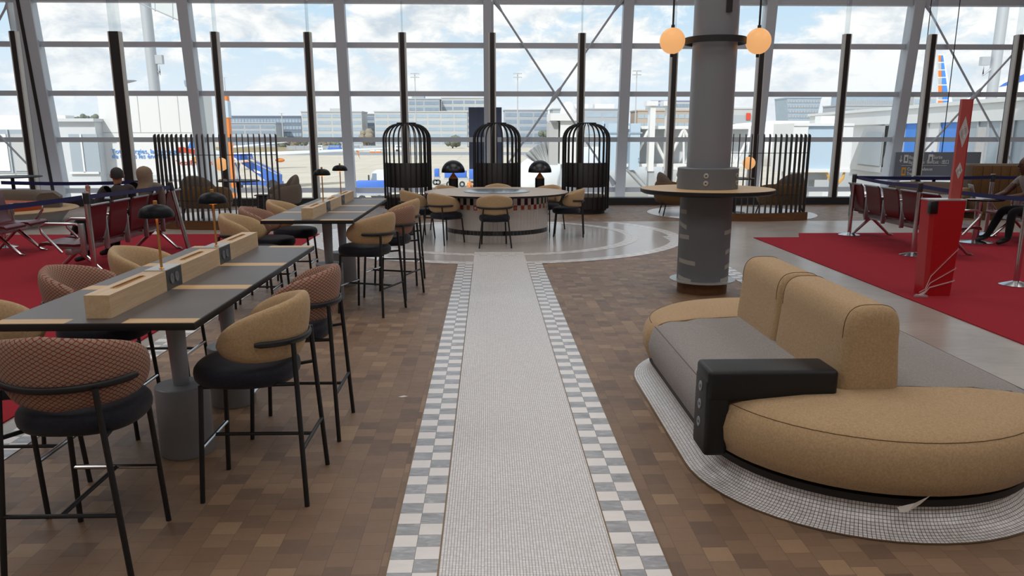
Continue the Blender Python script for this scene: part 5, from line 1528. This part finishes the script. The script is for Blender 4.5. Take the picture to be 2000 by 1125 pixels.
# hoarding and dolly stuff near the window
a = at(857, 360, 70); t = thing('barrier_rail', 'grey apron kerb with yellow edge marks behind the round table', 'barrier', (a[0], 70, GZ)); MB().box(0, 4.5, 0, .6, 0, .5).build('kerb', 'con2', t, 0); MB().box(3, 4.4, -.02, 0, .5, .9).build('yellow_mark', 'yellow', t, 0)
a = at(940, 345, 80); t = thing('person', 'apron worker in an orange vest at the edge of the middle cage booth', 'person', (at(917, 345, 80)[0], 80, GZ))
J = {'hip': ((0, 0, .95), .14), 'chest': ((0, 0, 1.3), (.18, .12)), 'nb': ((0, 0, 1.5), .07), 'neck': ((0, 0, 1.56), .05), 'mid': ((0, 0, 1.7), .09), 'top': ((0, 0, 1.8), .05)}; E = [('hip', 'chest'), ('chest', 'nb'), ('nb', 'neck'), ('neck', 'mid'), ('mid', 'top')]
for s_q, q in (('l', -1), ('r', 1)):
    J[s_q + 's'] = ((q * .2, 0, 1.42), .06); J[s_q + 'e'] = ((q * .26, 0, 1.12), .045); J[s_q + 'w'] = ((q * .27, -.05, .86), .035); J[s_q + 'k'] = ((q * .1, 0, .5), .07); J[s_q + 'a'] = ((q * .11, 0, .1), .05); J[s_q + 't'] = ((q * .11, -.16, .05), .04)
    E += [('nb', s_q + 's'), (s_q + 's', s_q + 'e'), (s_q + 'e', s_q + 'w'), ('hip', s_q + 'k'), (s_q + 'k', s_q + 'a'), (s_q + 'a', s_q + 't')]
body('body', t, J, E, ['skin', 'orange_paint', 'trousers'], lambda c: 0 if c.z > 1.54 else (1 if c.z > .95 else 2), 1)

# ------------------------------------------------------------------ boarding bridges and the airliner nose
Y = 42.0
a = at(1010, 300, Y); t = thing('aircraft', 'white airliner nose docked under the fan canopy, behind the dome lamp', 'aircraft', at(1075, 356, 46)); o = Vector(at(1075, 356, 46))
prof = [(.0001, -3.2), (.5, -3.05), (1.0, -2.5), (1.45, -1.6), (1.75, -.4), (1.9, 1.2), (1.9, 14)]
m = MB().lathe(prof, 40, caps=False); m.xf(Matrix.Rotation(R(-90), 4, 'X') @ Matrix.Rotation(0, 4, 'Z')); m.xf(Matrix.Rotation(R(-35), 4, 'Z')); m.build('fuselage', 'fuse', t, 80)
m = MB()
for q in (-.5, -.17, .17, .5): m.box(q - .14, q + .14, -2.02, -1.7, .75, 1.05)
m.xf(Matrix.Rotation(R(-35), 4, 'Z')); m.build('cockpit_window', 'bwin', t, 0)
MB().tube([(0, -.6, -1.8), (0, -.6, -3.2)], .1, 10).build('nose_gear', 'outsteel', t)
MB().lathe([(.0001, 0), (.4, 0), (.4, .3), (.0001, .3)], 20, (0, -.6, -3.4)).build('wheel', 'tyre', t)
# fan canopy
o = Vector(at(1060, 300, 41)); t = thing('bridge_canopy', 'grey pleated fan canopy of the boarding bridge beside the cross brace', 'canopy', o)
m = MB(); n = 14; c = Vector(at(1070, 345, 41)) - o; pr = None; vs = []
for i in range(n + 1):
    q = i / n; px = 1022 + 56 * q; py = 304 - 30 * math.sin(q * PI / 2); e = Vector(at(px, py, 41 + (.5 if i % 2 else 0))) - o
    st = Vector(at(1052 + 30 * q, 322 - 4 * q, 41.6)) - o; vs += [st, e]
m.add(vs, [(2 * i, 2 * i + 1, 2 * i + 3, 2 * i + 2) for i in range(n)]); m.build('pleats', 'pale', t, 0)
z0 = Vector(at(1071, 322, 41)) - o; z1 = Vector(at(1090, 238, 41)) - o
MB().box(z0.x, z1.x, -.3, 1.5, z0.z, z1.z).build('end_panel', 'lgrey', t, 0)
z0 = Vector(at(1092, 320, 41)) - o; z1 = Vector(at(1132, 236, 41)) - o
MB().box(z0.x, z1.x, -.5, 2, z0.z, z1.z).box(z0.x - .5, z1.x, -.7, 2, z1.z, z1.z + .35).build('cab', 'white', t, 0)
z = Vector(at(1110, 225, 41)) - o
MB().ball((z.x, 0, z1.z + .3), .42, 16, 10, sc=(1, 1, 1.5)).build('beacon_dome', 'white', t, 80)
MB().box(z0.x + .1, z0.x + .5, 0, .4, GZ - o.z, z0.z).box(z1.x - .5, z1.x - .1, 0, .4, GZ - o.z, z0.z).build('support_leg', 'outsteel', t, 0)
# bridge gallery with blue rotunda panels
Yb = 44.0
o = Vector(at(1200, 300, Yb)); o = Vector((o.x, Yb, GZ)); t = thing('boarding_bridge', 'boarding bridge with pale blue panels numbered one and two and white truss gallery', 'boarding bridge', o)
Q = lambda px, py, Y=Yb: Vector(at(px, py, Y)) - o
def bx(x0, x1, y0, y1, nm, mat, d0=0, d1=2.0):
    a, b = Q(x0, y1), Q(x1, y0); return MB().box(a.x, b.x, d0, d1, a.z, b.z).build(nm, mat, t, 0)
for i, (x0, x1, tx) in enumerate(((1185, 1214, '1'), (1228, 1250, '2'))):
    p = bx(x0, x1, 241, 332, 'blue_panel', 'bridge_blue', -.2, 2); bx(x0 - 2, x1 + 3, 258, 261, 'blue_panel_band', 'bwin2', -.25, -.2)
    c = Q(x1 - 6, 316); text(tx, .3, 'lettering', 'bwin', t, (c.x, -.24, c.z), fr, .01)
bx(1180, 1185, 236, 330, 'blue_panel', 'bridge_blue', 1, 2)
bx(1225, 1480, 320, 326, 'gallery_floor', 'white', .2, 2.4); bx(1225, 1480, 246, 252, 'gallery_roof', 'white', .2, 2.4); bx(1226, 1478, 252, 320, 'gallery_glass', 'pale', 1.4, 1.6)
m = MB()
xs = list(range(1236, 1480, 34))
for i, x in enumerate(xs[:-1]):
    a_, b_2 = (320, 252) if i % 2 == 0 else (252, 320)
    m.tube([Q(x, a_) + Vector((0, .3, 0)), Q(xs[i + 1], b_2) + Vector((0, .3, 0))], .09, 8)
m.build('truss_brace', 'white', t)
for x in xs[1::2]: MB().tube([Q(x, 320) + Vector((0, .3, 0)), Q(x, 252) + Vector((0, .3, 0))], .06, 8).build('truss_upright', 'white', t)
for x0, x1, tp in ((1264, 1279, 207), (1297, 1311, 207)):
    bx(x0, x1, tp, 334, 'column', 'white', -.3, .4); a_ = Q((x0 + x1) / 2, tp); MB().box(a_.x - .3, a_.x + .3, -.4, .5, a_.z, a_.z + .25).build('column_cap', 'white', t, 0)
    a_ = Q(x0 + 2, 334); b_2 = Q(x1 - 2, 334); MB().box(a_.x, b_2.x, -.2, .3, 0, a_.z).build('column_shaft', 'outsteel', t, 0)
m = MB()
for k2 in (0, .5): m.tube([Q(1228, 332) + Vector((0, k2, 0)), Q(1262, 368) + Vector((0, k2, 0))], .1, 8)
m.build('stair_stringer', 'outsteel', t)
m = MB().tube([Q(1228, 324), Q(1262, 360)], .04, 6); m.build('stair_rail', 'outsteel', t)
for i in range(8):
    a_ = Q(1229 + i * 4.2, 333 + i * 4.4); MB().box(a_.x, a_.x + .2, 0, .6, a_.z - .03, a_.z).build('step', 'outsteel', t, 0)
for k2 in range(3):
    MB().tube([Q(1302 + k2 * 3, 338), Q(1304 + k2 * 4, 330), Q(1310 + k2 * 4, 327), Q(1318 + k2 * 3, 332)], .06, 8).build('hose', 'white', t)
# equipment below
o = Vector((at(1235, 380, 60)[0], 60, GZ)); t = thing('ground_unit', 'pale ground power unit with an orange mark beneath the boarding bridge', 'ground equipment', o)
MB().box(0, 5, 0, 2, .5, 1.9, 0, .06).build('body', 'white', t, 30); MB().box(.25, .8, -.03, 0, .9, 1.5).build('orange_mark', 'orange_paint', t, 0)
for x in (.8, 4.2): MB().tube([(x, -.05, .4), (x, .3, .4)], .4, 16).build('wheel', 'tyre', t)

# second aircraft seen over the gallery
o = Vector(at(1500, 246, 70)); t = thing('aircraft', 'white airliner roof showing above the boarding bridge by the pillar', 'aircraft', o)
m = MB().lathe([(.0001, -9), (.9, -8.2), (1.7, -6), (1.95, -3), (1.95, 16)], 36, caps=False); m.xf(Matrix.Rotation(R(90), 4, 'Y')); m.xf(Matrix.Translation((3.5, 1, -1.5))); m.build('fuselage', 'fuse', t, 80)
m = MB().tube([(2, 1, -3.3), (2, 1, GZ - o.z)], .15, 8).tube([(8, 1, -3.3), (8, 1, GZ - o.z)], .15, 8); m.build('landing_gear', 'outsteel', t)
# gangway head at the right pier
Yg = 38.0
o = Vector((at(1600, 300, Yg)[0], Yg, GZ)); t = thing('gangway', 'pale ribbed gangway box with yellow hoses beneath, beside the lone dark post', 'boarding bridge', o); Q = lambda px, py, Y=Yg: Vector(at(px, py, Y)) - o
a_, b_2 = Q(1571, 330), Q(1645, 246); MB().box(a_.x, b_2.x, 0, 2.5, a_.z, b_2.z).build('ribbed_panel', 'bridge_blue', t, 0)
m = MB().box(a_.x - .7, a_.x, -.1, 2.6, a_.z, b_2.z).box(b_2.x, b_2.x + .5, -.1, 2.6, a_.z, b_2.z).box(a_.x - .7, b_2.x + .5, -.15, 2.6, b_2.z, b_2.z + .12).box(a_.x - .7, b_2.x + .5, -.15, 2.6, a_.z - .15, a_.z); m.build('frame', 'white', t, 0)
for k2 in range(3): MB().tube([Q(1572, 338) + Vector((0, k2 * .1, 0)), Q(1592, 335), Q(1614, 337), Q(1622, 350 + 3 * k2), Q(1636, 356 + 2 * k2), Q(1646, 346 + 2 * k2), Q(1650, 333)], .05, 8).build('hose', 'hose', t)
a_, b_2 = Q(1576, 352), Q(1622, 338); MB().box(a_.x, b_2.x, .3, 2.2, a_.z, b_2.z).build('drive_unit', 'outsteel', t, 0); MB().box(a_.x + .4, b_2.x - .4, .8, 1.6, 0, a_.z).build('drive_column', 'outsteel', t, 0)
a_, b_2 = Q(1555, 382), Q(1700, 362); MB().box(a_.x, b_2.x, -3, -1.5, 0, b_2.z).build('service_body', 'white', t, 0)
m = MB().ball((b_2.x - 1.9, 0, 0), .001, 6, 4); c = Q(1627, 226); MB().box(c.x - .35, c.x + .35, .5, 1.2, Q(1627, 243).z, c.z).build('beacon', 'white', t, 0)

# ------------------------------------------------------------------ the pier that comes towards us
P0 = Vector(at(1600, 228, 49)); P1 = Vector(at(2000, 196, 26.5)); d = (P1 - P0); d.z = 0; Lp = d.length; d.normalize()
ang = math.atan2(d.y, d.x)
t = thing('pier', 'white pier with a window band of blue adverts and curtains, running towards the building', 'building', (P0.x, P0.y, GZ), ang); zt = P1.z - GZ; zb = 2.08 - GZ
LL = Lp + 2.2
MB().box(-2, LL, .25, 6, 0, zt).build('wall', 'white', t, 0); MB().box(-2.2, LL, -.1, 6.2, zt, zt + .14).build('roof_edge', 'white', t, 0)
MB().box(-2, LL, 0, .25, zb, zt).build('fascia', 'white', t, 0); MB().box(-2, LL, -.35, .25, 0, 4.6).build('lower_wall', 'pale', t, 0)
def along(px):
    # distance along the pier wall of a photo column
    x = (px - CX) / F; y = -(261 - CY) / F; fz = math.cos(TH) + y * math.sin(TH); rx = x * math.cos(YAW) + fz * math.sin(YAW); ry = -x * math.sin(YAW) + fz * math.cos(YAW)
    det = rx * d.y - ry * d.x; tt = (P0.x * d.y - P0.y * d.x) / det; return (Vector((rx * tt, ry * tt, 0)) - Vector((P0.x, P0.y, 0))).dot(d)
cols = [1722, 1752, 1763, 1792, 1808, 1832, 1866, 1882, 1905, 1925, 1950, 1975, 2000, 2040]
mats = ['white', 'pier_glass', 'ad_blue', 'white', 'white', 'ad_blue', 'ad_sky', 'pier_glass', 'con2', 'pier_glass', 'con2', 'pier_glass', 'bwin2']
for (a_, b_2), mt in zip(zip(cols[:-1], cols[1:]), mats):
    p = MB().box(along(a_) + .03, along(b_2) - .03, .1, .2, 4.7, zb).build('window_pane', mt, t, 0)
    MB().box(along(b_2) - .04, along(b_2) + .04, .04, .22, 4.6, zb).build('window_mullion', 'outsteel', t, 0)
    if mt == 'con2':
        m = MB(); xa, xb = along(a_), along(b_2)
        for k2 in range(8): m.tube([(xa + (xb - xa) * (k2 + .5) / 8, .1, 4.75), (xa + (xb - xa) * (k2 + .5) / 8, .1, zb - .2)], (xb - xa) / 20, 8)
        m.build('curtain', 'lgrey', p)
for c_, mt, pts in ((1818, 'ad_red', [(-.5, .7), (.4, .6), (.45, .5), (-.45, .55)]), (1818, 'ad_blue', [(-.1, .75), (.1, .9), (.4, .8), (.4, .68)]), (1818, 'yellow', [(-.05, .15), (.3, .1), (.25, .35)]), (1845, 'orange_paint', [(-.7, .6), (.3, .62), (-.4, .0), (-.65, .3)])):
    xc = along(c_); m = MB().add([(xc + x, .09, 4.75 + z * .8) for x, z in pts], [tuple(range(len(pts)))]); m.build('swoosh_logo', mt, t, 0)
# slanted end window of the pier
xa, xb = along(1700), along(1750)
MB().add([(xa - 1.2, -.5, 4.4), (xb, -.5, 4.4), (xb, -.5, 6.5), (xa + .6, -.5, 6.5), (xa - 1.2, .2, 4.4), (xb, .2, 4.4), (xb, .2, 6.5), (xa + .6, .2, 6.5)], [(0, 1, 2, 3), (0, 4, 5, 1), (3, 2, 6, 7), (0, 3, 7, 4)]).build('end_surround', 'con', t, 0)
MB().add([(xa + .1, -.53, 4.7), (xb - .1, -.53, 4.7), (xb - .1, -.53, 6.2), (xa + 1.0, -.53, 6.2)], [(0, 1, 2, 3)]).build('end_window', 'pier_glass', t, 0)

# tail fins
Yt = 75.0
o = Vector(at(1845, 212, Yt)); t = thing('aircraft', 'airliner whose blue, grey and white striped tail fin rises over the pier', 'aircraft', o); Q = lambda px, py: Vector(at(px, py, Yt)) - o
lft = lambda q: 1832 + 0 * q; n = 7
for i in range(n):
    y0 = 108 + i * (211 - 108) / n; y1 = y0 + (211 - 108) / n - 2.2
    xl = 1833 - (y0 - 108) * .01; xm = 1838 + (y0 - 108) * .035; xr = 1842 + (y0 - 108) * .125; xr1 = xr + .125 * 14
    for nm, mt, aa, bb, bb1 in (('fin_stripe_grey', 'orange_paint' if i in (0, 2, 4, 6) else 'lgrey', xl, xm, xm + .5), ('fin_stripe_blue', 'ad_blue', xm, xr, xr1)):
        vs = [Q(aa, y0), Q(bb, y0), Q(bb1, y1), Q(aa, y1)]
        MB().add(vs + [v + Vector((0, .3, 0)) for v in vs], [(0, 1, 2, 3), (7, 6, 5, 4), (0, 4, 5, 1), (1, 5, 6, 2), (2, 6, 7, 3), (3, 7, 4, 0)]).build(nm, mt, t, 0)
vs = [Q(1833, 106), Q(1843, 106), Q(1863, 213), Q(1831, 213)]
MB().add([v + Vector((0, .02, 0)) for v in vs] + [v + Vector((0, .28, 0)) for v in vs], [(0, 1, 2, 3), (7, 6, 5, 4), (0, 4, 5, 1), (1, 5, 6, 2), (2, 6, 7, 3), (3, 7, 4, 0)]).build('fin', 'fuse', t, 0)
m = MB().lathe([(.0001, -8), (.8, -6), (1.9, 0), (1.9, 12)], 30, caps=False); m.xf(Matrix.Rotation(R(90), 4, 'Y')); m.xf(Matrix.Translation((-2, 3, -2.5))); m.build('fuselage', 'fuse', t, 80)
o = Vector(at(1960, 185, 60)); t = thing('aircraft', 'airliner tail with a blue swept stripe at the picture edge, above the pier', 'aircraft', o); Q = lambda px, py: Vector(at(px, py, 60)) - o
vs = [Q(1890, 200), Q(1950, 170), Q(2015, 132), Q(2060, 128), Q(2060, 200)]; n = 5
MB().add(vs + [v + Vector((0, 1.2, 0)) for v in vs], [tuple(range(n)), tuple(range(2 * n - 1, n - 1, -1))] + [(i, (i + 1) % n, n + (i + 1) % n, n + i) for i in range(n)]).build('tail', 'fuse', t, 0)
vs = [Q(1950, 170), Q(1960, 163), Q(2005, 142), Q(2040, 132), Q(2040, 145), Q(2005, 157), Q(1965, 167)]; n = 7
m = MB().lathe([(.3, -14), (1.2, -8), (1.9, 0), (1.9, 10)], 30, caps=False); m.xf(Matrix.Rotation(R(90), 4, 'Y')); m.xf(Matrix.Translation((8, 3, -2.4))); m.build('fuselage', 'fuse', t, 80)
MB().tube([(10, 3, -4.2), (10, 3, GZ - o.z)], .2, 8).build('landing_gear', 'outsteel', t)
MB().add([v + Vector((0, -.03, 0)) for v in vs], [tuple(range(n))]).build('blue_stripe', 'truck_blue', t, 0)

# ================================================================== SKY
wd = bpy.data.worlds.new('sky'); S.world = wd; wd.use_nodes = True; nt = wd.node_tree; nt.nodes.clear()
class WT(NT):
    def __init__(s): s.t = nt; s.out = None
W = WT()
tc = W.n('ShaderNodeTexCoord').outputs['Generated']; sp = W.n('ShaderNodeSeparateXYZ'); W.l(tc, sp.inputs[0])
zz = W.math('MAXIMUM', sp.outputs[2], 0.0)
den = W.math('ADD', zz, .17)
cb = W.n('ShaderNodeCombineXYZ'); W.l(W.math('DIVIDE', sp.outputs[0], den), cb.inputs[0]); W.l(W.math('DIVIDE', sp.outputs[1], den), cb.inputs[1])
n1 = W.noise(W.mapping(tc, (1, 1, 2.1), loc=(3.3, 1.7, .35)), 5.2, 9, .58, .25)
n2 = W.noise(W.mapping(tc, (1, 1, 2.0), loc=(8.1, .4, .9)), 15, 8, .62, .3)
cl = W.math('ADD', W.math('MULTIPLY', n1, .66), W.math('MULTIPLY', n2, .34))
cloud = W.ramp(cl, [(.45, (0, 0, 0, 1)), (.51, (1, 1, 1, 1))])
shade = W.ramp(n2, [(.36, lin('#bcc7d1')), (.56, lin('#fdfaf4'))])
blue = W.ramp(zz, [(0.0, lin('#d6e3ec')), (.1, lin('#bcd8ea')), (.35, lin('#8fc0e6')), (1, lin('#5d9bd8'))])
sky = W.mix(cloud, blue, shade)
hz = W.ramp(zz, [(0.0, (1, 1, 1, 1)), (.07, (.55, .55, .55, 1)), (.2, (.0, .0, .0, 1))])
sky = W.mix(W.math('MULTIPLY', hz, .8), sky, lin('#dfe6ec'))
bg = W.n('ShaderNodeBackground'); W.l(sky, bg.inputs[0]); bg.inputs[1].default_value = SKY
wo = W.n('ShaderNodeOutputWorld'); W.l(bg.outputs[0], wo.inputs[0])

# ================================================================== LIGHT AND CAMERA
def light(name, typ, loc, rot, energy, color=(1, 1, 1), **kw):
    l = bpy.data.lights.new(name, typ); l.energy = energy; l.color = color
    for k_, v in kw.items(): setattr(l, k_, v)
    o = bpy.data.objects.new(name, l); COL.objects.link(o); o.location = loc; o.rotation_euler = rot; return o
light('sun', 'SUN', (0, -20, 40), Euler((R(48), 0, R(-28))), SUN, (1, .96, .9), angle=R(2))
for x in (-9, 0, 9):
    for y in (-2, 6, 14):
        light('ceiling_fill', 'AREA', (x, y, 8.05), (0, 0, 0), FILL, (1, .985, .965), shape='RECTANGLE', size=5, size_y=4)  # unseen area lights, added to fill the interior from above
cam = bpy.data.cameras.new('camera'); cam.sensor_fit = 'HORIZONTAL'; cam.sensor_width = 36; cam.lens = F / 2000 * 36
cam.shift_x = 0; cam.shift_y = (CY - 562.5) / 2000
cam.clip_start = .05; cam.clip_end = 3000
co = bpy.data.objects.new('camera', cam); COL.objects.link(co); co.location = (0, 0, H); co.rotation_euler = (R(90) - TH, 0, -YAW)
S.camera = co
S.view_settings.view_transform = 'Standard'; S.view_settings.look = 'None'; S.view_settings.gamma = 1; S.view_settings.exposure = EXPO
S.view_settings.use_curve_mapping = False
try:
    S.cycles.use_denoising = True; S.cycles.max_bounces = 8; S.cycles.transparent_max_bounces = 24; S.cycles.sample_clamp_indirect = 6
except Exception: pass
